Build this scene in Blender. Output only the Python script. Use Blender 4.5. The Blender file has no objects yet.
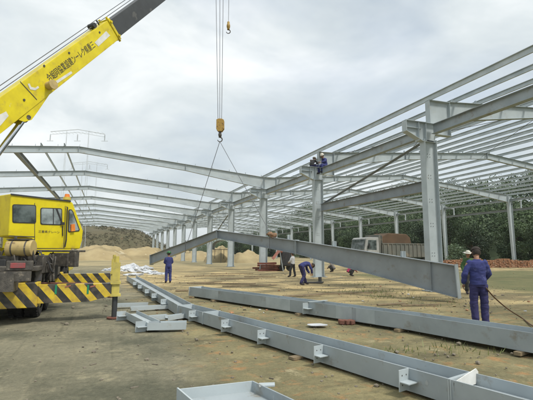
import bpy, bmesh, math, random
from mathutils import Vector, Matrix, noise
from math import sin, cos, pi, radians as R
random.seed(7)
scene = bpy.context.scene
COL = scene.collection

# ------------------------------------------------------------------ camera
F_PX, YAW, PITCH, ROLL, HCAM = 407.7, R(21.31), R(7.31), R(-.17), 1.523
Rt = Vector((cos(YAW), -sin(YAW), 0)); Fh = Vector((sin(YAW), cos(YAW), 0)); UZ = Vector((0, 0, 1))
Fw = Fh*cos(PITCH) + UZ*sin(PITCH); Up = -Fh*sin(PITCH) + UZ*cos(PITCH)
RX = Rt*cos(ROLL) - Up*sin(ROLL); RY = Rt*sin(ROLL) + Up*cos(ROLL); CAM = Vector((0, 0, HCAM))
cd = bpy.data.cameras.new('camera'); cam = bpy.data.objects.new('camera', cd); COL.objects.link(cam)
cd.sensor_width = 36; cd.lens = 36*F_PX/533; cd.clip_start = .1; cd.clip_end = 4000
m3 = Matrix((RX, RY, -Fw)).transposed()
cam.matrix_world = Matrix.Translation(CAM) @ m3.to_4x4()
scene.camera = cam
scene.render.resolution_x = 1024; scene.render.resolution_y = 768

# ------------------------------------------------------------------ light
SUN_EL, SUN_AZ = R(56), R(148)          # azimuth from +Y (north) clockwise: behind the camera, to its right
w = bpy.data.worlds.new('World'); scene.world = w; w.use_nodes = True
nt = w.node_tree; nt.nodes.clear()
def wn(t, **k):
    n = nt.nodes.new(t)
    for a, b in k.items(): setattr(n, a, b)
    return n
wo = wn('ShaderNodeOutputWorld'); sky = wn('ShaderNodeTexSky', sky_type='NISHITA', sun_disc=False)
sky.sun_elevation = SUN_EL; sky.sun_rotation = SUN_AZ
b1 = wn('ShaderNodeBackground'); b1.inputs[1].default_value = .15
b2 = wn('ShaderNodeBackground'); b2.inputs[1].default_value = 1.0
tc = wn('ShaderNodeTexCoord'); mp = wn('ShaderNodeMapping'); mp.inputs['Scale'].default_value = (1.1, 1.1, 2.6); mp.inputs['Location'].default_value = (.35, .1, .2)
n1 = wn('ShaderNodeTexNoise'); n1.inputs['Scale'].default_value = 2.1; n1.inputs['Detail'].default_value = 7; n1.inputs['Roughness'].default_value = .52
n1.inputs['Distortion'].default_value = .35
cr = wn('ShaderNodeValToRGB'); cr.color_ramp.elements[0].position = .33; cr.color_ramp.elements[0].color = (.50, .565, .605, 1)
cr.color_ramp.elements[1].position = .67; cr.color_ramp.elements[1].color = (.94, .965, .96, 1)
e = cr.color_ramp.elements.new(.5); e.color = (.69, .745, .76, 1)
n2 = wn('ShaderNodeTexNoise'); n2.inputs['Scale'].default_value = 1.7; n2.inputs['Detail'].default_value = 5
cr2 = wn('ShaderNodeValToRGB'); cr2.color_ramp.elements[0].position = .3; cr2.color_ramp.elements[0].color = (.72,)*3 + (1,)
cr2.color_ramp.elements[1].position = .48; cr2.color_ramp.elements[1].color = (.97,)*3 + (1,)
mx = wn('ShaderNodeMixShader'); L = nt.links.new
L(tc.outputs['Generated'], mp.inputs[0]); L(mp.outputs[0], n1.inputs[0]); L(mp.outputs[0], n2.inputs[0])
L(n1.outputs[0], cr.inputs[0]); L(cr.outputs[0], b2.inputs[0]); L(sky.outputs[0], b1.inputs[0])
L(n2.outputs[0], cr2.inputs[0]); L(cr2.outputs[0], mx.inputs[0]); L(b1.outputs[0], mx.inputs[1]); L(b2.outputs[0], mx.inputs[2]); L(mx.outputs[0], wo.inputs[0])
sd = bpy.data.lights.new('sun', 'SUN'); sd.energy = 2.6; sd.angle = R(11); sd.color = (1, .95, .87)
so = bpy.data.objects.new('sun', sd); COL.objects.link(so)
sv = Vector((sin(SUN_AZ)*cos(SUN_EL), cos(SUN_AZ)*cos(SUN_EL), sin(SUN_EL)))
so.rotation_euler = sv.to_track_quat('Z', 'Y').to_euler(); so.location = sv*80
scene.view_settings.view_transform = 'Standard'; scene.view_settings.look = 'None'
scene.view_settings.exposure = .24; scene.view_settings.gamma = 1

# ------------------------------------------------------------------ placing helpers (rays of the photo's camera to real positions)
def ray(x, y): return RX*((x-266.5)/F_PX) + RY*((200-y)/F_PX) + Fw
def onY(x, y, Y): r = ray(x, y); return CAM + r*(Y/r.y)
def onX(x, y, X): r = ray(x, y); return CAM + r*(X/r.x)
def gz(x, y, z=0): r = ray(x, y); return CAM + r*((z-HCAM)/r.z)
def dp(x, y, d): r = ray(x, y); return CAM + r*(d/r.dot(Fh))
def onP(x, y, P, n): r = ray(x, y); return CAM + r*((P-CAM).dot(n)/r.dot(n))
def cw(lat, d, z=0): v = Rt*lat + Fh*d; v.z = z; return v     # camera-plan coordinates to world

# ------------------------------------------------------------------ materials
def mat(name, c1, c2=None, scale=3., rough=.6, metal=0., bump=0., bscale=None, c3=None, c3pos=.68, det=6, coords='Object', stretch=None, trans=0, spec=.4, dirt=None):
    m = bpy.data.materials.new(name); m.use_nodes = True; t = m.node_tree; p = t.nodes['Principled BSDF']
    p.inputs['Roughness'].default_value = rough; p.inputs['Metallic'].default_value = metal; p.inputs['Specular IOR Level'].default_value = spec
    c2 = c2 or tuple(v*.8 for v in c1)
    tcn = t.nodes.new('ShaderNodeTexCoord'); src = tcn.outputs[coords]
    if stretch:
        mpn = t.nodes.new('ShaderNodeMapping'); mpn.inputs['Scale'].default_value = stretch; t.links.new(src, mpn.inputs[0]); src = mpn.outputs[0]
    nn = t.nodes.new('ShaderNodeTexNoise'); nn.inputs['Scale'].default_value = scale; nn.inputs['Detail'].default_value = det; nn.inputs['Roughness'].default_value = .6
    t.links.new(src, nn.inputs[0])
    r = t.nodes.new('ShaderNodeValToRGB'); r.color_ramp.elements[0].position = .36; r.color_ramp.elements[1].position = .62
    r.color_ramp.elements[0].color = (*c1, 1); r.color_ramp.elements[1].color = (*c2, 1)
    if c3:
        e = r.color_ramp.elements.new(c3pos); e.color = (*c3, 1)
    t.links.new(nn.outputs[0], r.inputs[0]); outc = r.outputs[0]
    if dirt:      # rust specks, chalky scuffs and mud splashes with shapes of their own
        for sc_, col_, p0_, p1_, st_ in ((2.6, dirt, .57, .70, (1, 1, 1)), (9., (.16, .10, .06), .66, .72, (1, 1, 1)), (4., (.55, .57, .55), .66, .74, (.5, 2.5, 1))):
            m2_ = t.nodes.new('ShaderNodeMapping'); m2_.inputs['Scale'].default_value = st_; m2_.inputs['Location'].default_value = (sc_, 3, 1); t.links.new(tcn.outputs[coords], m2_.inputs[0])
            n2_ = t.nodes.new('ShaderNodeTexNoise'); n2_.inputs['Scale'].default_value = sc_; n2_.inputs['Detail'].default_value = 9; n2_.inputs['Roughness'].default_value = .7
            t.links.new(m2_.outputs[0], n2_.inputs[0]); r2_ = t.nodes.new('ShaderNodeValToRGB'); r2_.color_ramp.elements[0].position = p0_; r2_.color_ramp.elements[1].position = p1_
            r2_.color_ramp.elements[1].color = (.75, .75, .75, 1); t.links.new(n2_.outputs[0], r2_.inputs[0]); x_ = t.nodes.new('ShaderNodeMixRGB'); x_.inputs[2].default_value = (*col_, 1)
            t.links.new(r2_.outputs[0], x_.inputs[0]); t.links.new(outc, x_.inputs[1]); outc = x_.outputs[0]
    t.links.new(outc, p.inputs['Base Color'])
    if bump:
        bn = t.nodes.new('ShaderNodeTexNoise'); bn.inputs['Scale'].default_value = bscale or scale*6; bn.inputs['Detail'].default_value = 5
        t.links.new(src, bn.inputs[0]); b = t.nodes.new('ShaderNodeBump'); b.inputs['Strength'].default_value = bump; b.inputs['Distance'].default_value = .05
        t.links.new(bn.outputs[0], b.inputs['Height']); t.links.new(b.outputs[0], p.inputs['Normal'])
    if trans: p.inputs['Transmission Weight'].default_value = trans
    return m
M = {}
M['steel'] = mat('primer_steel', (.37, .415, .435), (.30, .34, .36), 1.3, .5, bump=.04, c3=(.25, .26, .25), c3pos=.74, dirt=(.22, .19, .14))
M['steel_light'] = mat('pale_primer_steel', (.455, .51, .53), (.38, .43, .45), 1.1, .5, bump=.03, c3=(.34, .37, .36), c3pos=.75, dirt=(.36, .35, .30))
M['steel_dark'] = mat('dark_and_shaded_primer_steel', (.28, .31, .33), (.225, .25, .265), 1.0, .5, bump=.04, c3=(.26, .28, .28), c3pos=.72, dirt=(.19, .17, .14))
M['galv'] = mat('galvanised_purlin', (.52, .57, .58), (.42, .47, .48), 2., .42, .1)
M['patch'] = mat('bare_patch', (.44, .49, .51), (.36, .41, .43), 3., .5)
M['bolt'] = mat('dark_bolt', (.08, .08, .075), (.05, .05, .05), 5., .6)
M['yellow'] = mat('crane_yellow', (.74, .62, .012), (.62, .50, .012), 2.2, .4, bump=.02, c3=(.40, .30, .05), c3pos=.74, dirt=(.42, .32, .06))
M['cream'] = mat('cream_paint', (.55, .42, .17), (.42, .32, .14), 4., .55, c3=(.16, .11, .06), c3pos=.7)
M['jackyellow'] = mat('worn_pale_yellow', (.60, .50, .11), (.45, .38, .11), 5., .5, c3=(.2, .15, .08), c3pos=.7)
M['black'] = mat('black_paint', (.03, .03, .032), (.05, .05, .05), 4., .5)
M['boomdark'] = mat('grey_boom_paint', (.055, .06, .062), (.04, .043, .045), 1.5, .45, c3=(.09, .09, .085), c3pos=.66)
M['rubber'] = mat('rubber', (.02, .02, .02), (.035, .033, .03), 8., .85, bump=.2)
M['glass'] = mat('tinted_glass_painted_reflection', (.025, .035, .035), (.13, .16, .16), 2.6, .06, spec=.8)  # lighter blotches paint reflections into the pane colour
M['glasslight'] = mat('pale_glass_painted_reflection', (.36, .42, .43), (.08, .10, .10), 2.2, .08, spec=.8)  # pale and dark blotches are reflections painted into the colour
M['chrome'] = mat('chrome_rod', (.72, .74, .76), (.6, .62, .64), 3., .15, 1.)
M['greasy'] = mat('greasy_metal', (.055, .05, .045), (.11, .10, .085), 9., .6, bump=.2, c3=(.22, .19, .15), c3pos=.66)
M['redlens'] = mat('red_lens', (.36, .07, .07), (.25, .10, .10), 14., .35)
M['orange'] = mat('orange_lens_and_reflection', (.8, .3, .05), (.7, .2, .04), 8., .3)
M['white'] = mat('white_paint', (.75, .75, .72), (.62, .62, .58), 5., .5)
M['rope'] = mat('wire_rope', (.16, .17, .18), (.11, .11, .12), 30., .5, .4)
M['hook'] = mat('hook_yellow', (.45, .30, .07), (.34, .2, .05), 8., .5, c3=(.1, .07, .04), c3pos=.62)
M['rust'] = mat('rusty_iron', (.22, .09, .06), (.13, .06, .045), 5., .85, bump=.2, c3=(.3, .18, .13), c3pos=.68)
M['redpaint'] = mat('faded_red_paint', (.34, .13, .09), (.24, .10, .08), 5., .7)
M['blue'] = mat('blue_cotton', (.045, .055, .195), (.033, .040, .14), 5., .9, bump=.2, bscale=9, c3=(.08, .088, .22), c3pos=.66)
M['bluedk'] = mat('dark_blue_cotton', (.042, .040, .125), (.030, .029, .09), 5., .9, bump=.2, bscale=9, c3=(.075, .07, .16), c3pos=.66)
M['skin'] = mat('skin', (.36, .20, .13), (.30, .16, .10), 12., .55)
M['hair'] = mat('dark_hair', (.025, .017, .013), (.04, .028, .022), 30., .7, bump=.4)
M['shoe'] = mat('dark_shoe', (.05, .04, .05), (.03, .025, .03), 12., .6)
M['whitecloth'] = mat('white_cotton', (.70, .70, .70), (.58, .58, .6), 6., .9, bump=.3)
M['blackcloth'] = mat('black_cotton', (.03, .03, .035), (.05, .05, .05), 6., .9, bump=.3)
M['greencloth'] = mat('green_cotton', (.07, .15, .05), (.05, .10, .04), 6., .9, bump=.3)
M['pinkcloth'] = mat('pink_cotton', (.55, .06, .16), (.42, .05, .12), 6., .9, bump=.3)
M['greyt'] = mat('grey_cotton', (.22, .2, .19), (.15, .14, .13), 6., .9, bump=.3)
M['greenhat'] = mat('green_plastic', (.03, .16, .05), (.02, .12, .04), 6., .4)
M['whitehat'] = mat('white_plastic', (.62, .60, .52), (.55, .52, .45), 6., .4)
M['sheet'] = mat('white_plastic_sheet', (.62, .64, .66), (.46, .48, .51), 3., .45, bump=.4, bscale=7)
M['wood'] = mat('weathered_plank', (.30, .23, .14), (.19, .15, .10), 4., .85, bump=.3, stretch=(1, 6, 1))
M['brick'] = mat('orange_brick', (.42, .22, .12), (.29, .16, .10), 3.2, .9, bump=.4, c3=(.50, .38, .27), c3pos=.62)
M['sand'] = mat('yellow_sand', (.42, .34, .19), (.33, .26, .14), .35, .95, bump=.6, bscale=1.5, c3=(.50, .43, .28), c3pos=.64)
M['hill'] = mat('scrubby_hill', (.125, .105, .06), (.09, .084, .044), .12, .95, bump=.8, bscale=.7, c3=(.15, .11, .06), c3pos=.66)
M['hillgreen'] = mat('forest_floor', (.035, .055, .02), (.055, .075, .028), .1, .95)
M['bark'] = mat('bark', (.10, .075, .05), (.06, .045, .03), 4., .9, bump=.4, stretch=(4, 4, 1))
M['tarp'] = mat('pale_blue_sheet', (.42, .54, .60), (.60, .68, .70), .5, .5)
M['truckgrey'] = mat('dusty_grey_green_paint', (.13, .14, .125), (.17, .165, .14), 1.6, .6, c3=(.24, .21, .16), c3pos=.66)
M['load'] = mat('brown_load', (.14, .085, .05), (.10, .065, .04), 1.2, .85)
M['pylon'] = mat('hazed_pylon_steel', (.52, .56, .58), (.46, .5, .52), .5, .5)  # pale near-sky tone: fading in the haze is put into the colour
M['green'] = mat('green_mark', (.02, .25, .12), (.02, .2, .1), 6., .5)
M['hose'] = mat('brown_hose', (.13, .07, .035), (.09, .05, .03), 6., .6)
M['stone'] = mat('pebble', (.24, .21, .16), (.16, .14, .11), 20., .9)
def leafmat(name, c1, c2):
    m = bpy.data.materials.new(name); m.use_nodes = True; t = m.node_tree; p = t.nodes['Principled BSDF']; p.inputs['Roughness'].default_value = .6
    g = t.nodes.new('ShaderNodeNewGeometry'); r = t.nodes.new('ShaderNodeValToRGB')
    r.color_ramp.elements[0].color = (*c1, 1); r.color_ramp.elements[1].color = (*c2, 1)
    nz_ = t.nodes.new('ShaderNodeTexNoise'); nz_.inputs['Scale'].default_value = .16; nz_.inputs['Detail'].default_value = 3; t.links.new(g.outputs['Position'], nz_.inputs[0])
    a_ = t.nodes.new('ShaderNodeMath'); a_.operation = 'MULTIPLY_ADD'; a_.inputs[1].default_value = 3.2; a_.inputs[2].default_value = -1.35; t.links.new(nz_.outputs[0], a_.inputs[0])
    b_ = t.nodes.new('ShaderNodeMath'); b_.operation = 'MULTIPLY_ADD'; b_.inputs[1].default_value = .6; t.links.new(g.outputs['Random Per Island'], b_.inputs[0]); t.links.new(a_.outputs[0], b_.inputs[2]); b_.use_clamp = True
    t.links.new(b_.outputs[0], r.inputs[0]); t.links.new(r.outputs[0], p.inputs['Base Color'])
    p.inputs['Subsurface Weight'].default_value = 0
    return m
M['leaf'] = leafmat('dark_leaves', (.014, .032, .011), (.042, .078, .024))
M['leaf2'] = leafmat('mid_leaves', (.030, .060, .02), (.085, .135, .045))
M['grass'] = leafmat('grass_blades', (.06, .10, .02), (.17, .20, .06))
M['scrub'] = leafmat('dry_scrub', (.075, .075, .036), (.125, .11, .06))

def chevron_mat(name, origin, d, period):
    m = bpy.data.materials.new(name); m.use_nodes = True; t = m.node_tree; p = t.nodes['Principled BSDF']; p.inputs['Roughness'].default_value = .45
    g = t.nodes.new('ShaderNodeNewGeometry')
    dt = t.nodes.new('ShaderNodeVectorMath'); dt.operation = 'DOT_PRODUCT'
    v = Vector(d)+Vector((0, 0, .85)); dt.inputs[1].default_value = v
    t.links.new(g.outputs['Position'], dt.inputs[0])
    nz = t.nodes.new('ShaderNodeTexNoise'); nz.inputs['Scale'].default_value = 7; nz.inputs['Detail'].default_value = 6
    t.links.new(g.outputs['Position'], nz.inputs[0])
    ad = t.nodes.new('ShaderNodeMath'); ad.operation = 'MULTIPLY'; ad.inputs[1].default_value = 1/period
    t.links.new(dt.outputs['Value'], ad.inputs[0])
    fr = t.nodes.new('ShaderNodeMath'); fr.operation = 'FRACT'; t.links.new(ad.outputs[0], fr.inputs[0])
    gt = t.nodes.new('ShaderNodeMath'); gt.operation = 'GREATER_THAN'; gt.inputs[1].default_value = .5; t.links.new(fr.outputs[0], gt.inputs[0])
    rr = t.nodes.new('ShaderNodeValToRGB'); rr.color_ramp.elements[0].position = .35; rr.color_ramp.elements[1].position = .7
    rr.color_ramp.elements[0].color = (.72, .53, .03, 1); rr.color_ramp.elements[1].color = (.42, .28, .06, 1)
    r2 = t.nodes.new('ShaderNodeValToRGB'); r2.color_ramp.elements[0].position = .4; r2.color_ramp.elements[1].position = .75
    r2.color_ramp.elements[0].color = (.03, .03, .03, 1); r2.color_ramp.elements[1].color = (.12, .10, .08, 1)
    t.links.new(nz.outputs[0], rr.inputs[0]); t.links.new(nz.outputs[0], r2.inputs[0])
    mxn = t.nodes.new('ShaderNodeMixRGB'); t.links.new(gt.outputs[0], mxn.inputs[0]); t.links.new(rr.outputs[0], mxn.inputs[1]); t.links.new(r2.outputs[0], mxn.inputs[2])
    t.links.new(mxn.outputs[0], p.inputs['Base Color'])
    return m

# ------------------------------------------------------------------ object helpers
def thing(name, loc, label=None, cat=None, group=None):
    o = bpy.data.objects.new(name, None); o.empty_display_size = .2; COL.objects.link(o); o.location = loc
    if label: o['label'] = label
    if cat: o['category'] = cat
    if group: o['group'] = group
    return o
def tag(o, label, cat, group=None):
    o['label'] = label; o['category'] = cat
    if group: o['group'] = group
    return o
def base_of(o):
    v = Vector(o.location)
    while o.parent: o = o.parent; v += o.location
    return v
def obj(name, bm, m, parent=None, loc=None, smooth=False, local=False):
    """bm is in world coordinates unless local; the object's origin is its parent's base or loc"""
    me = bpy.data.meshes.new(name)
    off = Vector((0, 0, 0))
    if not local:
        off = base_of(parent) if parent else Vector(loc or (0, 0, 0))
    if isinstance(bm, bmesh.types.BMesh):
        if off.length: bmesh.ops.translate(bm, verts=bm.verts, vec=-off)
        bmesh.ops.recalc_face_normals(bm, faces=bm.faces)
        bm.to_mesh(me); bm.free()
    else: me = bm
    if m: me.materials.append(m)
    if smooth:
        for p in me.polygons: p.use_smooth = True
    o = bpy.data.objects.new(name, me); COL.objects.link(o)
    if parent: o.parent = parent
    elif not local or loc: o.location = loc or (0, 0, 0)
    return o
def dup(root, loc, label=None, rotz=None, group=None):
    r = root.copy(); COL.objects.link(r); r.location = loc
    if label: r['label'] = label
    if group: r['group'] = group
    if rotz is not None: r.rotation_euler = (0, 0, rotz)
    for ch in list(root.children):
        c = ch.copy(); COL.objects.link(c); c.parent = r
        for g in list(ch.children):
            d = g.copy(); COL.objects.link(d); d.parent = c
    return r
def struct(o): o['kind'] = 'structure'; return o
def stuff(o): o['kind'] = 'stuff'; return o

# ------------------------------------------------------------------ shape helpers
def NB(): return bmesh.new()
def hexa(bm, v8):
    v = [bm.verts.new(p) for p in v8]
    for f in ((0, 1, 2, 3), (7, 6, 5, 4), (0, 4, 5, 1), (1, 5, 6, 2), (2, 6, 7, 3), (3, 7, 4, 0)): bm.faces.new([v[i] for i in f])
    return v
def bar(bm, A, B, wv, tv, wv2=None, tv2=None):
    """box between A and B, half-vectors wv, tv"""
    A = Vector(A); B = Vector(B); wv = Vector(wv); tv = Vector(tv); w2 = Vector(wv2) if wv2 else wv; t2 = Vector(tv2) if tv2 else tv
    return hexa(bm, [A-wv-tv, A+wv-tv, A+wv+tv, A-wv+tv, B-w2-t2, B+w2-t2, B+w2+t2, B-w2+t2])
def box(bm, c, s):
    c = Vector(c); return bar(bm, c-Vector((s[0]/2, 0, 0)), c+Vector((s[0]/2, 0, 0)), (0, s[1]/2, 0), (0, 0, s[2]/2))
def obox(bm, c, ax, ay, az):
    c = Vector(c); return bar(bm, c-ax, c+ax, ay, az)
def tube(bm, pts, r, n=8, r2=None, cap=True):
    pts = [Vector(p) for p in pts]; rings = []
    for i, p in enumerate(pts):
        d = (pts[min(i+1, len(pts)-1)]-pts[max(i-1, 0)]).normalized()
        a = d.orthogonal().normalized() if i == 0 else (pa - d*pa.dot(d)).normalized()
        pa = a; b = d.cross(a)
        rr = r if r2 is None else r+(r2-r)*i/(len(pts)-1)
        rings.append([bm.verts.new(p+a*cos(2*pi*k/n)*rr+b*sin(2*pi*k/n)*rr) for k in range(n)])
    for i in range(len(rings)-1):
        for k in range(n): bm.faces.new((rings[i][k], rings[i][(k+1) % n], rings[i+1][(k+1) % n], rings[i+1][k]))
    if cap: bm.faces.new(rings[0][::-1]); bm.faces.new(rings[-1])
def extrude_poly(bm, pts, v):
    """polygon pts extruded by v"""
    v = Vector(v); a = [bm.verts.new(Vector(p)) for p in pts]; b = [bm.verts.new(Vector(p)+v) for p in pts]
    bm.faces.new(a[::-1]); bm.faces.new(b); n = len(a)
    for i in range(n): bm.faces.new((a[i], a[(i+1) % n], b[(i+1) % n], b[i]))
def ibeam(bm, st, dn, sd, bf=.22, tf=.014, tw=.01, ends=True):
    """stations [(top centre, depth)], dn = depth direction, sd = flange direction"""
    dn = Vector(dn).normalized(); sd = Vector(sd).normalized()
    for (a, da), (b, db) in zip(st, st[1:]):
        a = Vector(a); b = Vector(b)
        hexa(bm, [a-sd*tw/2+dn*tf, a+sd*tw/2+dn*tf, a+sd*tw/2+dn*(da-tf), a-sd*tw/2+dn*(da-tf), b-sd*tw/2+dn*tf, b+sd*tw/2+dn*tf, b+sd*tw/2+dn*(db-tf), b-sd*tw/2+dn*(db-tf)])
        bar(bm, a+dn*tf/2, b+dn*tf/2, sd*bf/2, dn*tf/2)
        bar(bm, a+dn*(da-tf/2), b+dn*(db-tf/2), sd*bf/2, dn*tf/2)
def plate(bm, c, n, u, hu, hv, t=.016):
    n = Vector(n).normalized(); u = Vector(u); u = (u-n*u.dot(n)).normalized(); v = n.cross(u)
    obox(bm, c, u*hu, v*hv, n*t/2)
def bevel(bm, wd, seg=2):
    bmesh.ops.bevel(bm, geom=bm.edges[:], offset=wd, segments=seg, affect='EDGES', profile=.6)
def sphere(bm, c, r, sc=(1, 1, 1), seg=16, rings=10, rot=None):
    mt = Matrix.Translation(c) @ (rot or Matrix.Identity(4)) @ Matrix.Diagonal((r*sc[0], r*sc[1], r*sc[2], 1))
    return bmesh.ops.create_uvsphere(bm, u_segments=seg, v_segments=rings, radius=1, matrix=mt)['verts']
def rblob(bm, c, r, sc, amp=.15, sub=2):
    vs = bmesh.ops.create_icosphere(bm, subdivisions=sub, radius=1)['verts']; s = random.random()*50
    for v in vs:
        n = noise.noise(v.co*1.6+Vector((s, s, s)))*amp*2+noise.noise(v.co*4+Vector((s, 0, s)))*amp
        v.co = Vector(c)+Vector((v.co.x*sc[0], v.co.y*sc[1], v.co.z*sc[2]))*r*(1+n)
    return vs
def text_mesh(s, size, ext=.002):
    c = bpy.data.curves.new('t', 'FONT'); c.body = s; c.size = size; c.extrude = ext; c.resolution_u = 2
    o = bpy.data.objects.new('t', c); COL.objects.link(o); bpy.context.view_layer.update()
    dg = bpy.context.evaluated_depsgraph_get(); me = bpy.data.meshes.new_from_object(o.evaluated_get(dg))
    bpy.data.objects.remove(o); return me
ORD = 'first second third fourth fifth sixth seventh eighth ninth tenth eleventh twelfth thirteenth fourteenth fifteenth sixteenth seventeenth eighteenth nineteenth twentieth twenty-first'.split()
ORD += ['twenty-'+a for a in ORD[1:9]]+['thirtieth']+['thirty-'+a for a in ORD[:9]]+['fortieth']+['forty-'+a for a in ORD[:9]]

# ------------------------------------------------------------------ GROUND
def axis(lo, hi, flo, fhi, fine, coarse):
    a = []; x = lo
    while x < hi:
        a.append(x); x += fine if flo <= x < fhi else min(coarse, max(fine, .12*min(abs(x-flo), abs(x-fhi))+fine))
    a.append(hi); return a
gx = axis(-1500, 1500, -6, 14, .25, 150); gy = axis(-300, 2500, 1, 24, .25, 150)
bm = NB(); vg = []
for y in gy:
    row = []
    for x in gx:
        z = noise.noise(Vector((x*.25, y*.25, 0)))*.02+noise.noise(Vector((x*1.3, y*1.3, 3)))*.012 - .012
        row.append(bm.verts.new((x, y, z)))
    vg.append(row)
for j in range(len(gy)-1):
    for i in range(len(gx)-1): bm.faces.new((vg[j][i], vg[j][i+1], vg[j+1][i+1], vg[j+1][i]))
gm = bpy.data.materials.new('muddy_ground'); gm.use_nodes = True; t = gm.node_tree; p = t.nodes['Principled BSDF']; p.inputs['Roughness'].default_value = .9
p.inputs['Specular IOR Level'].default_value = .25
g = t.nodes.new('ShaderNodeNewGeometry')
def nz(scale, det=6, rough=.6, st=None, loc=(0, 0, 0)):
    a = t.nodes.new('ShaderNodeMapping'); a.inputs['Location'].default_value = loc
    if st: a.inputs['Scale'].default_value = st[0]; a.inputs['Rotation'].default_value = (0, 0, st[1])
    n = t.nodes.new('ShaderNodeTexNoise'); n.inputs['Scale'].default_value = scale; n.inputs['Detail'].default_value = det; n.inputs['Roughness'].default_value = rough
    t.links.new(g.outputs['Position'], a.inputs[0]); t.links.new(a.outputs[0], n.inputs[0]); return n.outputs[0]
def ramp(src, p0, p1, c0=(0, 0, 0), c1=(1, 1, 1)):
    r = t.nodes.new('ShaderNodeValToRGB'); r.color_ramp.elements[0].position = p0; r.color_ramp.elements[1].position = p1
    r.color_ramp.elements[0].color = (*c0, 1); r.color_ramp.elements[1].color = (*c1, 1); t.links.new(src, r.inputs[0]); return r.outputs[0]
def mixc(f, a, b):
    m = t.nodes.new('ShaderNodeMixRGB'); t.links.new(f, m.inputs[0])
    for i, s in ((1, a), (2, b)):
        if isinstance(s, tuple): m.inputs[i].default_value = (*s, 1)
        else: t.links.new(s, m.inputs[i])
    return m.outputs[0]
def mth(op, a, b=0.):
    m = t.nodes.new('ShaderNodeMath'); m.operation = op; m.use_clamp = False
    for i, s in ((0, a), (1, b)):
        if isinstance(s, (int, float)): m.inputs[i].default_value = s
        else: t.links.new(s, m.inputs[i])
    return m.outputs[0]
sx = t.nodes.new('ShaderNodeSeparateXYZ'); t.links.new(g.outputs['Position'], sx.inputs[0])
PX, PY = sx.outputs[0], sx.outputs[1]
mud = mixc(ramp(nz(.5, 9), .35, .65), (.138, .136, .098), (.235, .222, .162))
mud = mixc(ramp(nz(2.3, 9, .7), .56, .72), mud, (.29, .265, .185))
mud = mixc(ramp(nz(.9, 7, .65, ((1, .25, 1), R(28))), .56, .7), mud, (.085, .085, .062))
dry = mixc(ramp(nz(.8, 8), .35, .62), (.265, .235, .13), (.155, .145, .085))
dry = mixc(ramp(nz(3.5, 7, .7, None, (9, 3, 0)), .53, .68), dry, (.33, .20, .095)); dry = mixc(ramp(nz(.45, 9, .7, ((1, 2.2, 1), R(20)), (5, 2, 0)), .52, .62), dry, (.125, .115, .07)); dry = mixc(ramp(nz(1.7, 9, .75, None, (1, 6, 0)), .58, .68), dry, (.37, .33, .21))
sandc = mixc(ramp(nz(.35, 8, .65), .38, .6), (.56, .45, .24), (.33, .27, .155))
sandc = mixc(ramp(nz(.22, 8, .7, ((1, 2.5, 1), 0), (4, 7, 0)), .46, .56), sandc, (.17, .15, .09))
rut = mixc(ramp(nz(1.1, 6, .6, ((3.2, .10, 1), R(-24)), (3, 1, 0)), .56, .72), mud, (.105, .104, .074)); rut = mixc(ramp(nz(1.6, 6, .6, ((3.6, .12, 1), R(33)), (8, 1, 0)), .58, .74), rut, (.22, .205, .145)); rut = mixc(ramp(nz(1.3, 10, .75, None, (4, 4, 0)), .55, .64), rut, (.27, .25, .175)); rut = mixc(ramp(nz(.32, 8, .7, None, (14, 4, 0)), .5, .6), rut, (.105, .107, .078)); mud = rut
green = mixc(ramp(nz(.6, 6), .35, .65), (.115, .13, .065), (.175, .165, .085))
# where the dry earth starts: right of the front girder; where sand lies: beyond the second girder
wob = mth('MULTIPLY', mth('SUBTRACT', nz(.35, 5, .6, None, (2, 2, 0)), .5), 5.)
dmask = ramp(mth('ADD', mth('SUBTRACT', PX, mth('ADD', .9, mth('MULTIPLY', PY, .02))), wob), -.1, 1.6)
smask = ramp(mth('DIVIDE', mth('SUBTRACT', mth('ADD', mth('ADD', PY, mth('MULTIPLY', PX, .9)), mth('MULTIPLY', wob, 1.4)), 14.5), 9.), .1, .8)
gmask = ramp(mth('DIVIDE', mth('SUBTRACT', mth('ADD', PX, mth('MULTIPLY', wob, .5)), 14.2), 3.), .0, .7)
gm2 = ramp(mth('DIVIDE', mth('SUBTRACT', mth('SUBTRACT', 27., PY), mth('MULTIPLY', wob, .6)), 3.), .0, .7)
sandc = mixc(ramp(nz(1.2, 9, .75, ((1, 2., 1), R(-20)), (2, 9, 0)), .52, .66), sandc, (.20, .15, .085)); c = mixc(dmask, mud, dry); c = mixc(mth('MULTIPLY', smask, ramp(mth('ADD', PX, wob), 0., 2.)), c, sandc)
c = mixc(mth('MULTIPLY', gmask, gm2), c, green)
far = ramp(mth('DIVIDE', mth('SUBTRACT', PY, 34.), 20.), 0., 1.)
c = mixc(far, c, mixc(ramp(nz(.12, 7, .65), .4, .6), (.24, .215, .13), (.38, .32, .19)))
fine = ramp(nz(14, 10, .8), .35, .68, (.88, .86, .81), (1.42, 1.38, 1.30)); fm = t.nodes.new('ShaderNodeMixRGB'); fm.blend_type = 'MULTIPLY'; fm.inputs[0].default_value = 1
t.links.new(c, fm.inputs[1]); t.links.new(fine, fm.inputs[2]); c = fm.outputs[0]
c = mixc(mth('MULTIPLY', ramp(nz(30, 6, .7, None, (3, 3, 3)), .64, .70), .6), c, (.36, .33, .26))
t.links.new(c, p.inputs['Base Color'])
bh = mth('ADD', nz(7, 9, .7), mth('MULTIPLY', nz(45, 4, .6), .25)); bb = t.nodes.new('ShaderNodeBump'); bb.inputs['Strength'].default_value = .8; bb.inputs['Distance'].default_value = .06
t.links.new(bh, bb.inputs['Height']); t.links.new(bb.outputs[0], p.inputs['Normal'])
struct(obj('ground', bm, gm, smooth=True))

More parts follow.
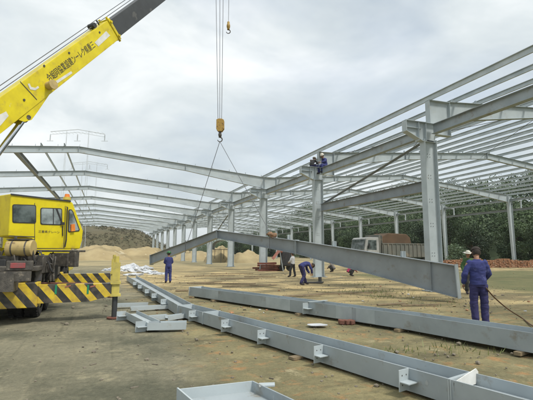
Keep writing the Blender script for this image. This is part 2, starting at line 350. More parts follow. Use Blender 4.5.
# pebbles and clods
bm = NB()
for i in range(2600):
    y = 2.6+26*random.random()**1.6; x = -5+random.random()*22
    if y > 12 and x < 0 and random.random() < .5: continue
    r = random.uniform(.006, .022)*(1 if random.random() < .93 else 2)
    for v in bmesh.ops.create_icosphere(bm, subdivisions=1, radius=r)['verts']:
        v.co = Vector((x, y, r*.2))+Vector((v.co.x*random.uniform(.7, 1.3), v.co.y*random.uniform(.7, 1.3), v.co.z*.7))
for i in range(40):
    px = random.uniform(0, 533); py = random.uniform(268, 330) if i % 3 else random.uniform(320, 399); q = gz(px, py)
    if q.y > 45: continue
    a = random.random()*3.14; l_ = random.uniform(.01, .04)*(1+q.y*.06); obox(bm, q+UZ*.008, Vector((cos(a), sin(a), random.uniform(-.05, .05)))*l_, Vector((-sin(a), cos(a), 0))*l_*.18, UZ*.006)
stuff(obj('gravel', bm, M['stone']))

# ------------------------------------------------------------------ HILLS
def hgrid(name, x0, x1, y0, y1, n, m_, fz, mt):
    bm = NB(); V = [[bm.verts.new((x0+(x1-x0)*i/n, y0+(y1-y0)*j/m_, fz(x0+(x1-x0)*i/n, y0+(y1-y0)*j/m_))) for i in range(n+1)] for j in range(m_+1)]
    for j in range(m_):
        for i in range(n): bm.faces.new((V[j][i], V[j][i+1], V[j+1][i+1], V[j+1][i]))
    return obj(name, bm, mt, smooth=True)
def sst(a, b, x): u = max(0, min(1, (x-a)/(b-a))); return u*u*(3-2*u)
def hz(x, y):
    h = 20*sst(56, 108, x)*(1-.3*(1-sst(55, 130, y)))*(1-.75*sst(190, 340, y)) + 1.6*noise.noise(Vector((x*.04, y*.04, 0)))*sst(58, 80, x) + 5*sst(100, 220, x)
    return h-.3
struct(hgrid('wooded_hill', 54, 420, -60, 620, 60, 90, hz, M['hillgreen']))
hc = dp(112, 252, 185)
def hl(x, y):
    u = (x-hc.x)/46; v = (y-hc.y)/34
    u2 = u+.16; r2 = u2*u2+v*v; 
    d = max(0, 1-r2**1.25) if r2 < 1 else 0
    b = 0
    ua = (x-hc.x+44)/46; d2 = max(0, 1-ua*ua-v*v)
    h = 12.2*d**.75*(1-.55*sst(8, 26, x-hc.x)); h = max(h, 10.5*d2**.8)
    return h*(1+.12*noise.noise(Vector((x*.09, y*.09, 1))))+(.5*noise.noise(Vector((x*.35, y*.35, 1))) if h > .3 else 0)-.25
struct(hgrid('hill', hc.x-100, hc.x+60, hc.y-45, hc.y+45, 120, 60, hl, M['hill']))
# scrub on the left hill
def leafquad(bm, c, s, up=0.):
    a = Vector((random.gauss(0, 1), random.gauss(0, 1), random.gauss(0, .7)+up)).normalized(); b = a.orthogonal().normalized()
    b = Matrix.Rotation(random.random()*6.28, 3, a) @ b
    vs = [bm.verts.new(c+a*s*.9), bm.verts.new(c+b*s*.55), bm.verts.new(c-a*s*.9), bm.verts.new(c-b*s*.55)]
    bm.faces.new(vs)
bm = NB()
for i in range(3200):
    x = hc.x+random.uniform(-95, 48); y = hc.y+random.uniform(-32, 4); z = hl(x, y)
    if z < .8: continue
    if noise.noise(Vector((x*.07, y*.07, 9))) < -.3: continue
    s = random.uniform(.3, .8)
    for k in range(12): leafquad(bm, Vector((x+random.gauss(0, s*.6), y+random.gauss(0, s*.6), z+abs(random.gauss(0, s*.45)))), .28*s+.1)
stuff(obj('scrub', bm, M['scrub']))

# sand piles: mounds of excavated sand beyond the frame
def mound(name, c, a, b, h, label, seed=0, rot=0):
    c = Vector(c)
    bm = NB(); n, m_ = 54, 26; V = []
    for j in range(m_+1):
        row = []
        for i in range(n+1):
            u = -1+2*i/n; v = -1+2*j/m_; r = u*u+v*v; z = max(0, 1-r)**.8*h
            z *= 1+.36*noise.noise(Vector((u*3+seed, v*2, seed)))+.10*noise.noise(Vector((u*9+seed, v*6, seed)))
            x, y = u*a, v*b
            row.append(bm.verts.new((c.x+x*cos(rot)-y*sin(rot), c.y+x*sin(rot)+y*cos(rot), z-.05 if r < 1 else -.3)))
        V.append(row)
    for j in range(m_):
        for i in range(n): bm.faces.new((V[j][i], V[j][i+1], V[j+1][i+1], V[j+1][i]))
    return tag(obj(name, bm, M['sand'], loc=(c.x, c.y, 0), smooth=True), label, 'sand heap', 'heaps of yellow sand beyond the frame')
for px, base, d, wpx, top, lab in [
    (100, 262, 82, 34, 246, 'yellow sand heap right behind the crane cab, below the scrubby hill'),
    (140, 263, 88, 34, 247, 'yellow sand heap in the middle, below the right foot of the brown hill'),
    (58, 262, 92, 30, 250, 'yellow sand heap mostly hidden by the crane machinery'),
    (196, 263, 84, 30, 251, 'low yellow sand heap seen between the farthest middle columns'),
    (222, 263, 70, 17, 247, 'tall yellow sand heap below the pale blue curved cover'),
    (247, 264, 66, 22, 252, 'yellow sand heap left of the rusty steel pile')]:
    P = dp(px, 252, d); hgt = HCAM+(252-top)/F_PX*d
    mound('sand_pile', (P.x, P.y, 0), wpx*d/F_PX, 7, hgt*1.0, lab, seed=px*.37, rot=-YAW)

# ------------------------------------------------------------------ TREES
def crown_mesh(name, h, r, n, mt, low=.05, leaf=.24, seed=1):
    random.seed(seed); bm = NB(); cl = []
    for i in range(26):
        th = random.random()*6.28; zz = random.uniform(low, .95); rr = r*random.uniform(.25, .85)*math.sqrt(max(.1, 1-abs(zz-.45)*1.35))
        cl.append((Vector((cos(th)*rr, sin(th)*rr, zz*h)), random.uniform(.22, .42)*r))
    for i in range(n):
        c, s = random.choice(cl); d = Vector((random.gauss(0, 1), random.gauss(0, 1), random.gauss(0, 1))).normalized()*s*random.random()**.35
        p = c+d; p.z = max(.15, p.z); leafquad(bm, p, leaf*random.uniform(.6, 1.3))
    me = bpy.data.meshes.new(name); bm.to_mesh(me); bm.free(); me.materials.append(mt); return me
def trunk_mesh(h, r):
    bm = NB(); tube(bm, [(0, 0, -.1), (.08, .05, h*.3), (-.05, .1, h*.55), (.1, 0, h*.8)], r, 8, r*.25)
    for k in range(5):
        a = random.random()*6.28; z = h*random.uniform(.3, .6)
        tube(bm, [(0, .06, z), (cos(a)*h*.12, sin(a)*h*.12, z+h*.12), (cos(a)*h*.2, sin(a)*h*.2, z+h*.26)], r*.4, 5, r*.1)
    me = bpy.data.meshes.new('trunk'); bmesh.ops.recalc_face_normals(bm, faces=bm.faces); bm.to_mesh(me); bm.free(); me.materials.append(M['bark']); return me
variants = []
for k, (h, r, mt) in enumerate([(8, 3.0, 'leaf'), (6, 2.9, 'leaf'), (9.5, 3.3, 'leaf'), (5, 2.4, 'leaf2')]):
    variants.append((h, crown_mesh('crown', h, r, 11000, M[mt], leaf=.115, seed=20+k), trunk_mesh(h, .18), 'leaf2' == mt))
random.seed(11)
def tree(x, y, k, s, label):
    h, cm, tm, pale = variants[k]; o = thing('tree', (x, y, max(0, hz(x, y)) if x > 56 else 0), label, 'tree', 'trees at the edge of the wood')
    for nme, me in (('trunk', tm), ('crown', cm)):
        q = bpy.data.objects.new(nme, me); COL.objects.link(q); q.parent = o
    o.scale = (s, s, s*random.uniform(.9, 1.15)); o.rotation_euler = (0, 0, random.random()*6.28)
tl = []
y = 22
while y < 150:
    tl.append((51.5+random.uniform(-1, 3)+(0 if y < 100 else (y-100)*-.02), y)); y += random.uniform(3.6, 5.6)
for x, y in [(47, 152), (43, 158), (51, 160), (55, 168), (60, 178)]: tl.append((x, y))
kinds = ['tall dark tree', 'broad dark tree', 'tallest bushy tree', 'low paler green tree']
for i, (x, y) in enumerate(tl):
    k = random.choice([0, 0, 1, 1, 2, 3])
    tree(x, y, k, random.uniform(.85, 1.15), kinds[k]+', '+ORD[i]+' from the right along the edge of the wood')
P = dp(457, 262, 52); o = thing('shrub', (P.x, P.y, 0), 'small round grey-green bush in front of the dark wood, behind the orange brick stacks', 'bush')
me = crown_mesh('foliage', 2.0, 1.7, 1500, leafmat('grey_green_leaves', (.08, .13, .07), (.16, .22, .12)), leaf=.13, seed=5)
q = bpy.data.objects.new('foliage', me); COL.objects.link(q); q.parent = o; q.location = (0, 0, .3)
bm = NB(); tube(bm, [(0, 0, -.05), (.05, 0, .6), (0, .05, 1.2)], .06, 6, .03); obj('stem', bm, M['bark'], o, local=True)
# the wood on the hill: one mass
random.seed(3); bm = NB(); cnt = 0
for i in range(1150):
    x = 57+random.random()**1.3*75; y = random.uniform(10, 330)
    z = hz(x, y); r = random.uniform(2.0, 3.8); ht = random.uniform(3.5, 8.5); nl = 330 if y < 200 else 150
    for k in range(nl):
        d = Vector((random.gauss(0, 1), random.gauss(0, 1), random.gauss(0, 1))).normalized()
        if d.z < -.5: d.z *= -1
        p = Vector((x, y, z+ht*.55))+Vector((d.x*r, d.y*r, d.z*ht*.6))*random.uniform(.75, 1.08)
        leafquad(bm, p, random.uniform(.15, .34))
stuff(obj('forest', bm, M['leaf2']))  # brighter leaves put the light on the far hillside into the colour

# ------------------------------------------------------------------ PYLONS far behind the left bay
def pylon(d, xa, xb, y0, label):
    zb = dp((xa+xb)/2, y0, d); base = Vector((zb.x, zb.y, 0)); wd = (xb-xa)/F_PX*d; h = zb.z
    u = Rt
    o = thing('pylon', base, label, 'pylon', 'power pylons on the horizon')
    for s in (-1, 1):
        bm = NB()
        for q in (-1, 1): tube(bm, [base+u*(s*wd*.22+q*.8), base+u*(s*wd*.2)+UZ*(h*.99)], .09, 5, .05)
        for k in range(12):
            z0, z1 = h*k/12, h*(k+1)/12; a = .8*(1-k/12); b = .8*(1-(k+1)/12)
            tube(bm, [base+u*(s*wd*.21-a)+UZ*z0, base+u*(s*wd*.21+b)+UZ*z1], .025, 4)
        obj('mast', bm, M['pylon'], o)
    bm = NB(); pts = [base+u*(-wd/2)+UZ*(h-.7), base+UZ*(h+.2), base+u*(wd/2)+UZ*(h-1.6)]; tube(bm, pts, .12, 5)
    tube(bm, [p-UZ*1.1 for p in pts], .07, 5)
    n = 14
    for k in range(n):
        a = -wd/2+wd*k/n; b = a+wd/n; tube(bm, [base+u*a+UZ*(h-.7), base+u*b+UZ*(h-1.7)], .05, 4)
    obj('crossarm', bm, M['pylon'], o)
    for s in (-.5, 0., .5):
        bm = NB(); c = base+u*(wd*s)+UZ*(h-1.6); tube(bm, [c, c-UZ*2.6], .1, 6)
        for k in range(5): tube(bm, [c-UZ*(.5+.4*k), c-UZ*(.62+.4*k)], .22, 8)
        bar(bm, c-UZ*2.7-u*1.2, c-UZ*2.7+u*1.2, Fh*.07, UZ*.07)
        obj('insulator', bm, M['pylon'], o)
pylon(150, 50, 106, 130, 'larger thin pylon crossarm with hanging insulators above the nearest left roof girder')
pylon(235, 72, 108, 162, 'smaller fainter pylon crossarm seen between the left roof girders')

# ------------------------------------------------------------------ STEEL FRAME
Xm, S, Y1, Xr, ZE, ZR = 12.57, 9.716, 13.10, 42.19, 7.967, 9.27
XC = (Xm+Xr)/2; HALF = (Xr-Xm)/2; XL = Xm-HALF; NF = 12
def Yk(k): return Y1+S*(k-1)
# middle column (local, base at 0,0,0)
def mid_column(k, label):
    o = thing('steel_column', (Xm, Yk(k), 0), label, 'column', 'middle row of steel columns')
    return o
o = mid_column(1, 'nearest pale steel column with stepped bracket head, behind the thick end of the lifted girder')
bm = NB()
x0, x1 = -.47, .15
for xx in (x0, x1): box(bm, (xx, 0, 3.1+.02), (.016, .31, 6.2))
box(bm, ((x0+x1)/2, 0, 3.12), (x1-x0-.018, .012, 6.2))
obj('shaft', bm, M['steel_light'], o, local=True)
bm = NB(); box(bm, (-.16, 0, .02), (.95, .5, .035))
for a in (-.5, .18):
    for b in (-.2, .2): tube(bm, [(a, b, .03), (a, b, .14)], .02, 6)
obj('base_plate', bm, M['steel'], o, local=True)
# bracket: tapered corbel to the left, short arm to the right
bm = NB()
extrude_poly(bm, [(-1.36, -.006, 6.93), (-1.36, -.006, 6.5), (-.55, -.006, 6.15), (.22, -.006, 6.15), (.22, -.006, 6.93)], (0, .012, 0))
bar(bm, (-1.38, 0, 6.94), (1.05, 0, 6.94), (0, .14, 0), (0, 0, .009))
bar(bm, (-1.38, 0, 6.485), (-.55, 0, 6.13), (0, .14, 0), (0, 0, .009)); bar(bm, (-.55, 0, 6.13), (.22, 0, 6.13), (0, .13, 0), (0, 0, .009))
box(bm, (-1.37, 0, 6.71), (.016, .28, .43))
for a in (-.72, -.35): box(bm, (a, 0, 6.52), (.012, .26, .76))
box(bm, (-.95, 0, 6.66), (.8, .2, .012))
obj('corbel', bm, M['steel_light'], o, local=True)
bm = NB(); extrude_poly(bm, [(.24, -.006, 6.9), (.24, -.006, 6.5), (1.0, -.006, 6.5), (1.0, -.006, 6.9)], (0, .012, 0)); box(bm, (.62, 0, 6.5), (.8, .26, .014)); box(bm, (1.0, 0, 6.7), (.014, .26, .4))
obj('short_arm', bm, M['steel_light'], o, local=True)
bm = NB(); box(bm, (-.10, 0, 7.46), (.016, .26, 1.02)); box(bm, (1.02, 0, 7.46), (.016, .26, 1.02)); box(bm, (.46, 0, 7.455), (1.09, .012, 1.0)); bar(bm, (-.12, 0, 7.97), (1.04, 0, 8.0), (0, .13, 0), (0, 0, .008))
obj('knee_panel', bm, M['steel_light'], o, local=True)
bm = NB()
for zz in (2.6, 3.6, 4.6, 5.5, 1.4):
    for a in (-.24, -.12):
        for b in (0, .12): tube(bm, [(a, -.012, zz+b), (a, -.022, zz+b)], .014, 6)
obj('bolt_marks', bm, M['bolt'], o, local=True)
col1 = o
clabel = lambda k: {2: 'second steel column of the middle row, with two workers sitting on its head',
                    3: 'third steel column of the middle row, nearest one carrying a left roof girder'}.get(k, 'thin pale steel column, %s of the middle row counted from the camera' % ORD[k-1])
for k in range(2, NF+1): dup(col1, (Xm, Yk(k), 0), clabel(k))
dup(col1, (Xm, Yk(0), 0), 'steel column of the middle row nearest the camera, outside the picture on the right')

# right column row
o = thing('steel_column', (Xr, Yk(3), 0), 'rightmost visible steel column of the right row, standing by the orange bricks', 'column', 'right row of steel columns')
bm = NB()
for s in (-1, 1): hexa(bm, [(s*.16-.008-(.0 if s > 0 else 0), -.13, 0), (s*.16+.008, -.13, 0), (s*.16+.008, .13, 0), (s*.16-.008, .13, 0), ((-.42 if s < 0 else .16)-.008, -.13, 7.0), ((-.42 if s < 0 else .16)+.008, -.13, 7.0), ((-.42 if s < 0 else .16)+.008, .13, 7.0), ((-.42 if s < 0 else .16)-.008, .13, 7.0)])
hexa(bm, [(-.15, -.006, 0), (.15, -.006, 0), (.15, .006, 0), (-.15, .006, 0), (-.41, -.006, 7.9), (.15, -.006, 7.9), (.15, .006, 7.9), (-.41, .006, 7.9)])
box(bm, (.16, 0, 7.4), (.016, .26, 1.0)); box(bm, (-.45, 0, 7.45), (.016, .26, .9))
obj('shaft', bm, M['steel_light'], o, local=True)
bm = NB(); box(bm, (0, 0, .02), (.5, .4, .035)); obj('base_plate', bm, M['steel'], o, local=True)
bm = NB(); bar(bm, (.17, 0, 7.62), (1.75, 0, 7.5), (0, .07, 0), (0, 0, .09)); obj('eave_arm', bm, M['steel_light'], o, local=True)
bm = NB(); box(bm, (1.7, 0, 7.0), (.12, .12, .9)); obj('drop_post', bm, M['steel_light'], o, local=True)
colr = o
for k in list(range(1, 3))+list(range(4, NF+1)):
    dup(colr, (Xr, Yk(k), 0), 'steel column of the right row, %s one counted from the camera' % ORD[k-1])
# left row (behind the crane)
bm = NB()
for s in (-.25, .25): box(bm, (s, 0, 3.7), (.016, .26, 7.4))
box(bm, (0, 0, 3.7), (.48, .012, 7.4))
o = thing('steel_column', (XL-HALF, Yk(3), 0), 'steel column of the left row carrying the third frame, hidden by the crane', 'column', 'left row of steel columns behind the crane'); obj('shaft', bm, M['steel_light'], o, local=True)
bm = NB(); box(bm, (0, 0, .02), (.7, .4, .035)); obj('base_plate', bm, M['steel'], o, local=True)
for k in range(4, NF+1): dup(o, (XL-HALF, Yk(k), 0), 'steel column of the left row carrying the %s frame, behind the crane' % ORD[k-1])

# roof girders
def ztop(x, xc): return ZR-(ZR-ZE)*abs(x-xc)/HALF
def girder(name, xs_d, xc, label, group, mt, Y):
    bm = NB()
    ibeam(bm, [((x, Y, ztop(x, xc)-0.012), d) for x, d in xs_d], (0, 0, -1), (0, 1, 0), .22, .016, .01)
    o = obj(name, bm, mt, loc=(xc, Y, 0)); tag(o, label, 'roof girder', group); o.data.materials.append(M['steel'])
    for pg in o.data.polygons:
        if abs(pg.normal.y) < .5: pg.material_index = 1  # flanges take the darker steel: their shade is put into the colour
    sl = (ZR-ZE)/HALF
    for x in (xs_d[1][0], xc, xs_d[-2][0]):
        bm = NB(); d = [b for a, b in xs_d if a == x][0]; box(bm, (x, Y, ztop(x, xc)-d/2), (.03, .20, d+.03)); obj('splice_plate', bm, M['steel'], o)
    for i in range(21):
        x = xs_d[0][0]+.25+(xs_d[-1][0]-xs_d[0][0]-.5)*i/20
        bm = NB(); box(bm, (x, Y, ztop(x, xc)+.075), (.012, .12, .15)); obj('purlin_cleat', bm, M['steel'], o)
    return o
rp = [(Xm+1.04, .86), (Xm+6.9, .50), (XC, .46), (Xr-6.9, .50), (Xr-.45, .80)]
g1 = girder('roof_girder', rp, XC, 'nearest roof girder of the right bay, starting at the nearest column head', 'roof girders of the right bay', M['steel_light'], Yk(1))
for k in [0]+list(range(2, NF+1)):
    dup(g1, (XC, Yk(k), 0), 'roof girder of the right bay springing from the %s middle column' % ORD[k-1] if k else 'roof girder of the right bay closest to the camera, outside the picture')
lp = [(XL-HALF+.2, .9), (XL-HALF+6.9, .5), (XL, .46), (Xm-6.9, .52), (Xm-.12, 1.0)]
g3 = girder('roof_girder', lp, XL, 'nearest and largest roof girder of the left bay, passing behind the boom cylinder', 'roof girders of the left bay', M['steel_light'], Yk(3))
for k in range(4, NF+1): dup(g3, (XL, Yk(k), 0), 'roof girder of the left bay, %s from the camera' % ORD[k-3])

# purlins (C sections)
def cpurlin(X, z, ya, yb, h=.2, fl=.065, mt='galv', sgn=1, slope=0):
    bm = NB(); pts = [(0, 0), (fl, 0), (fl, .018), (.006, .018), (.006, h-.018), (fl, h-.018), (fl, h), (0, h)]
    extrude_poly(bm, [(X+sgn*a, ya, z+b) for a, b in pts], (0, yb-ya, 0))
    return obj('purlin', bm, M[mt], loc=(X, ya, z))
for i in range(21):
    X = Xm+.02+(Xr-Xm-.04)*i/20; z = ztop(X, XC)
    lab = 'eave purlin highest against the sky, running over the middle column heads' if i == 0 else 'long roof purlin of the right bay, %s inwards from the middle columns' % ORD[i-1]
    o = cpurlin(X, z, 2.2 if i < 12 else 8., Yk(NF)+.3, sgn=-1, h=.24 if i == 0 else .2); tag(o, lab, 'purlin', 'long roof purlins of the right bay')
for i, X in enumerate((-3.25, -4.75)):
    o = cpurlin(X, ztop(X, XL), Yk(3)-.2, Yk(NF)+.3); tag(o, ('thin purlin of the left bay nearer the ridge', 'thin purlin of the left bay next to the dark strut')[i], 'purlin')
bm = NB(); ibeam(bm, [((-6.3, Yk(3), ztop(-6.3, XL)-.12), .34), ((-6.3, Yk(NF), ztop(-6.3, XL)-.12), .34)], (0, 0, -1), (1, 0, 0), .3)
tag(obj('strut_beam', bm, M['steel_dark'], loc=(-6.3, Yk(3), 8)), 'thick dark strut running back under the left roof girders, above the crane cab', 'beam')
# runway beams on the middle row
for k in range(0, NF):
    bm = NB(); ibeam(bm, [((Xm, Yk(k)+.16, 6.86), .40), ((Xm, Yk(k+1)-.16, 6.86), .40)], (0, 0, -1), (1, 0, 0), .26)
    tag(obj('runway_beam', bm, M['steel'], loc=(Xm, Yk(k), 6.5)), 'grey runway beam from the %s to the %s middle column head' % (ORD[k-1], ORD[k]) if k else 'grey runway beam running out of the picture from the nearest column head', 'beam', 'runway beams along the middle columns')
bm = NB(); ibeam(bm, [((Xm, Yk(1)+.16, 4.56), .46), ((Xm, Yk(2)-.16, 4.56), .46)], (0, 0, -1), (1, 0, 0), .28)
tag(obj('tie_beam', bm, M['steel_dark'], loc=(Xm, Yk(1), 4.3)), 'dark grey beam halfway up between the nearest and second middle columns', 'beam')
def brace(A, B, r, label, mt='bolt'):
    bm = NB(); d = (Vector(B)-Vector(A)).normalized(); s = d.cross(Vector((1, 0, 0))).normalized()
    bar(bm, A, B, Vector((1, 0, 0))*r, s*.006); bar(bm, Vector(A)+Vector((r, 0, 0)), Vector(B)+Vector((r, 0, 0)), Vector((.006, 0, 0)), s*r)
    return tag(obj('brace', bm, M[mt], loc=A), label, 'brace')
brace((Xm, Yk(1)+.2, 6.35), (Xm, Yk(2)-.2, 4.55), .06, 'dark diagonal brace falling from the nearest column head to the second column', 'steel_dark')
brace((Xm, Yk(4)+.2, 4.0), (Xm, Yk(5)-.2, 6.2), .05, 'diagonal brace between the fourth and fifth middle columns', 'steel_dark')
brace((Xm, Yk(4)+.2, 6.2), (Xm, Yk(5)-.2, 3.2), .05, 'second diagonal brace crossing the other between fourth and fifth middle columns', 'steel_dark')
# rails on the right row
bm = NB(); ibeam(bm, [((Xr+1.7, Yk(1)-4, 6.62), .26), ((Xr+1.7, Yk(NF), 6.62), .26)], (0, 0, -1), (1, 0, 0), .18)
tag(obj('eave_rail', bm, M['steel_dark'], loc=(Xr+1.7, Yk(1), 6.5)), 'dark rail hung outside the right column row on drop posts', 'rail')
bm = NB(); ibeam(bm, [((Xr, Yk(1)-4, 7.55), .24), ((Xr, Yk(NF), 7.55), .24)], (0, 0, -1), (1, 0, 0), .16)
tag(obj('eave_strut', bm, M['steel'], loc=(Xr, Yk(1), 7.5)), 'grey eave strut joining the tops of the right column row', 'beam')
# roof bracing rods
for (a, b, lab) in [((Xm+1, Yk(1), 7.85), (Xm+7, Yk(2), 8.4), 'thin rod under the purlins rising away from the nearest column head'), ((Xm+7, Yk(1), 8.4), (Xm+1, Yk(2), 7.85), 'thin rod under the purlins falling towards the second column head'),
                    ((Xm+7.2, Yk(1), 8.4), (XC-.5, Yk(2), 8.95), 'thin rod under the purlins rising to the ridge in the nearest bay')]:
    bm = NB(); tube(bm, [a, b], .014, 6); tag(obj('bracing_rod', bm, M['bolt'], loc=a), lab, 'rod')

# ------------------------------------------------------------------ LIFTED GIRDER
LR, LS, LA, LE = Vector((10.28, 9.94, 1.14)), Vector((7.54, 15.74, 2.03)), Vector((5.31, 20.47, 2.64)), Vector((2.63, 26.24, 1.33))
hd = (LR-LE); hd.z = 0; hd.normalize(); ln = Vector((-hd.y, hd.x, 0))
o = thing('lifted_girder', (LA.x, LA.y, 0), 'long grey bent roof girder hanging from the crane hook just above the ground', 'roof girder')
bm = NB(); ibeam(bm, [(LR, 1.0), (LS, .56)], (0, 0, -1), ln, .26, .018, .012); obj('haunch_section', bm, M['steel_dark'], o)  # same primer as the columns; shade side put into the darker colour
bm = NB(); ibeam(bm, [(LS-hd*.03, .56), (LA, .40), (LE, .56)], (0, 0, -1), ln, .26, .018, .012); obj('middle_section', bm, M['steel_dark'], o)
for P, d, nm in ((LR+hd*.012, 1.04, 'end_plate'), (LS, .62, 'splice_plate'), (LA, .46, 'splice_plate'), (LE-hd*.012, .62, 'end_plate')):
    bm = NB(); bar(bm, P+UZ*.03, P-UZ*(d-.02)+(hd*.05 if P is not LS else Vector()), ln*.13, hd*.014); obj(nm, bm, M['steel'], o)
for px, nm in ((430, 1), (382, 1), (350, 0), (262, 0)):   # web stiffeners
    u = (px-297)/(455-297)
for u in (.12, .5, .86):
    P = LR.lerp(LS, u); d = 1.0+(.56-1.0)*u
    if u == .12:
        bm = NB(); bar(bm, P-UZ*.02, P-UZ*(d-.02), ln*.1, hd*.006); obj('stiffener', bm, M['steel_dark'], o)
for px in (289, 334.5, 403):
    u = None
    A, B = (LR, LS) if px > 297 else (LS, LA)
    n = Vector((-(B-A).y, (B-A).x, 0)); P = onP(px, 250, A, n); tt = (P-A).dot((B-A))/(B-A).length_squared
    f = Vector((P.x, P.y, 0)); base = A.lerp(B, max(0, min(1, ((f-Vector((A.x, A.y, 0))).length/(Vector((B.x, B.y, 0))-Vector((A.x, A.y, 0))).length))))
    bm = NB(); bar(bm, base, base+UZ*.2, ln*.01, hd*.09); bar(bm, base, base+UZ*.2, ln*.07, hd*.006); obj('purlin_cleat', bm, M['steel_light'], o)
# slings and hook
HK = dp(219.8, 141.5, 21.)
def beam_at(px):
    best = None
    for i in range(2001):
        u = i/2000
        for A, B in ((LR, LS), (LS, LA), (LA, LE)):
            Q = A.lerp(B, u); v = Q-CAM; X = F_PX*v.dot(RX)/v.dot(Fw)+266.5
            if best is None or abs(X-px) < best[0]: best = (abs(X-px), Q)
    return best[1]
SL, SR = beam_at(188), beam_at(272)
for Q, lab in ((SL, 'thin left sling rope from the hook to the far half of the lifted girder'), (SR, 'thin right sling rope from the hook to the near half of the lifted girder')):
    bm = NB(); tube(bm, [HK, Q+UZ*.05], .014, 6)
    tube(bm, [Q+UZ*.05+ln*.16, Q-UZ*.62+ln*.15, Q-UZ*.62-ln*.15, Q+UZ*.05-ln*.16, Q+UZ*.06], .016, 6)
    tag(obj('sling_rope', bm, M['rope'], loc=HK), lab, 'sling', 'sling ropes on the lifted girder')
bm = NB()
for k in range(5): rblob(bm, SR+hd*random.uniform(-.25, .25)+UZ*random.uniform(.03, .16), random.uniform(.09, .14), (1.2, 1, .8), .3)
tag(obj('padding_rag', bm, mat('brown_rag', (.30, .17, .09), (.18, .12, .08), 9, .9), loc=SR, smooth=True), 'brown rag bundle padding the right sling on top of the lifted girder', 'rag')
# hook block
TOPZ = 18.3
hb = thing('hook_block', HK, 'worn yellow main hook block hanging over the lifted girder', 'hook block')
def pxat(x, y): return dp(x, y, 21.)
bm = NB(); c0 = pxat(220.3, 125.6); 
for s in (-1, 1):
    pl = []
    for a, b in ((-.20, .30), (-.08, .35), (.08, .35), (.2, .28), (.21, -.18), (.1, -.34), (-.1, -.34), (-.2, -.22)): pl.append(c0+Rt*a+UZ*b+Fh*(s*.11-.02))
    extrude_poly(bm, pl, Fh*.04)
extrude_poly(bm, [c0+Rt*a+UZ*b-Fh*.09 for a, b in ((.0, .27), (.19, .27), (.2, -.16), (.05, -.3))], Fh*.18)
bevel(bm, .008, 1); obj('cheek_plates', bm, M['hook'], hb)
bm = NB(); tube(bm, [c0-Fh*.085+UZ*.05, c0+Fh*.085+UZ*.05], .19, 20); obj('sheave', bm, M['greasy'], hb)
bm = NB(); c1 = pxat(220, 134.6); tube(bm, [c1+UZ*.18, c1+UZ*.05, c1-UZ*.06, c1-UZ*.16], .07, 10); rblob(bm, c1-UZ*.02, .12, (.8, .8, 1.3), .05)
pts = [c1-UZ*.12+(Rt*sin(a)-UZ*cos(a)+UZ)*.0+Rt*(.12*sin(a))-UZ*(.15-.12*cos(a)) for a in [x*.35 for x in range(0, 14)]]
tube(bm, pts, .035, 8, .02); obj('hook', bm, M['greasy'], hb, smooth=True)

# ------------------------------------------------------------------ PEOPLE
def skin_bm(nodes, edges, rad, sub=2, root=0):
    me = bpy.data.meshes.new('s'); me.from_pydata([tuple(n) for n in nodes], edges, []); me.update()
    o = bpy.data.objects.new('s', me); COL.objects.link(o)
    md = o.modifiers.new('k', 'SKIN'); md.use_smooth_shade = True
    for i, r in enumerate(rad):
        sv_ = me.skin_vertices[0].data[i]; sv_.radius = r if isinstance(r, tuple) else (r, r); sv_.use_root = (i == root)
    if sub: s = o.modifiers.new('u', 'SUBSURF'); s.levels = sub; s.render_levels = sub
    bpy.context.view_layer.update(); dg = bpy.context.evaluated_depsgraph_get()
    m2 = bpy.data.meshes.new_from_object(o.evaluated_get(dg)); b = bmesh.new(); b.from_mesh(m2)
    bpy.data.objects.remove(o); bpy.data.meshes.remove(me); bpy.data.meshes.remove(m2); return b
def join(a, b):
    me = bpy.data.meshes.new('x'); b.to_mesh(me); b.free(); a.from_mesh(me); bpy.data.meshes.remove(me)
STAND = dict(pel=(0, 0, .95), wai=(0, 0, 1.10), che=(0, .01, 1.30), nec=(0, 0, 1.46), hea=(0, .03, 1.59),
             sl=(-.17, 0, 1.40), el=(-.245, -.02, 1.13), wl=(-.235, .09, .90), sr=(.17, 0, 1.40), er=(.245, -.02, 1.13), wr=(.235, .09, .90),
             hl=(-.09, 0, .90), kl=(-.105, .03, .50), al=(-.11, -.02, .09), tl=(-.13, .15, .05),
             hr=(.09, 0, .90), kr=(.105, .03, .50), ar=(.11, -.02, .09), tr=(.13, .15, .05))
def hand(b, w, d, side, s=1., curl=.5, palmn=None):
    """palm + 4 fingers + thumb from wrist w in direction d"""
    d = Vector(d).normalized(); n = (palmn or Vector((-side, 0, 0))); n = (n-d*n.dot(d)).normalized(); t_ = d.cross(n)*1.0
    if t_.y < 0: t_ = -t_
    pc = w+d*.05*s
    pb = skin_bm([w, w+d*.035*s, w+d*.085*s], [(0, 1), (1, 2)], [(.022*s, .02*s), (.036*s, .018*s), (.036*s, .016*s)], 1); join(b, pb)
    for k in range(4):
        a = w+d*.08*s+t_*((1.5-k)*.019*s); ln_ = (.07, .078, .072, .056)[k]*s
        p1 = a+d*ln_*.45+n*ln_*.18*curl; p2 = p1+d*ln_*.22+n*ln_*.35*curl; p3 = p2+d*ln_*(.25-.3*curl)+n*ln_*.35*curl
        tube(b, [a, p1, p2, p3], .0095*s, 6, .007*s)
    a = w+d*.03*s+t_*.028*s; tube(b, [a, a+(t_*.6+d*.6+n*.3)*.035*s, a+(t_*.6+d*1.2+n*.6)*.05*s], .0115*s, 6, .008*s)
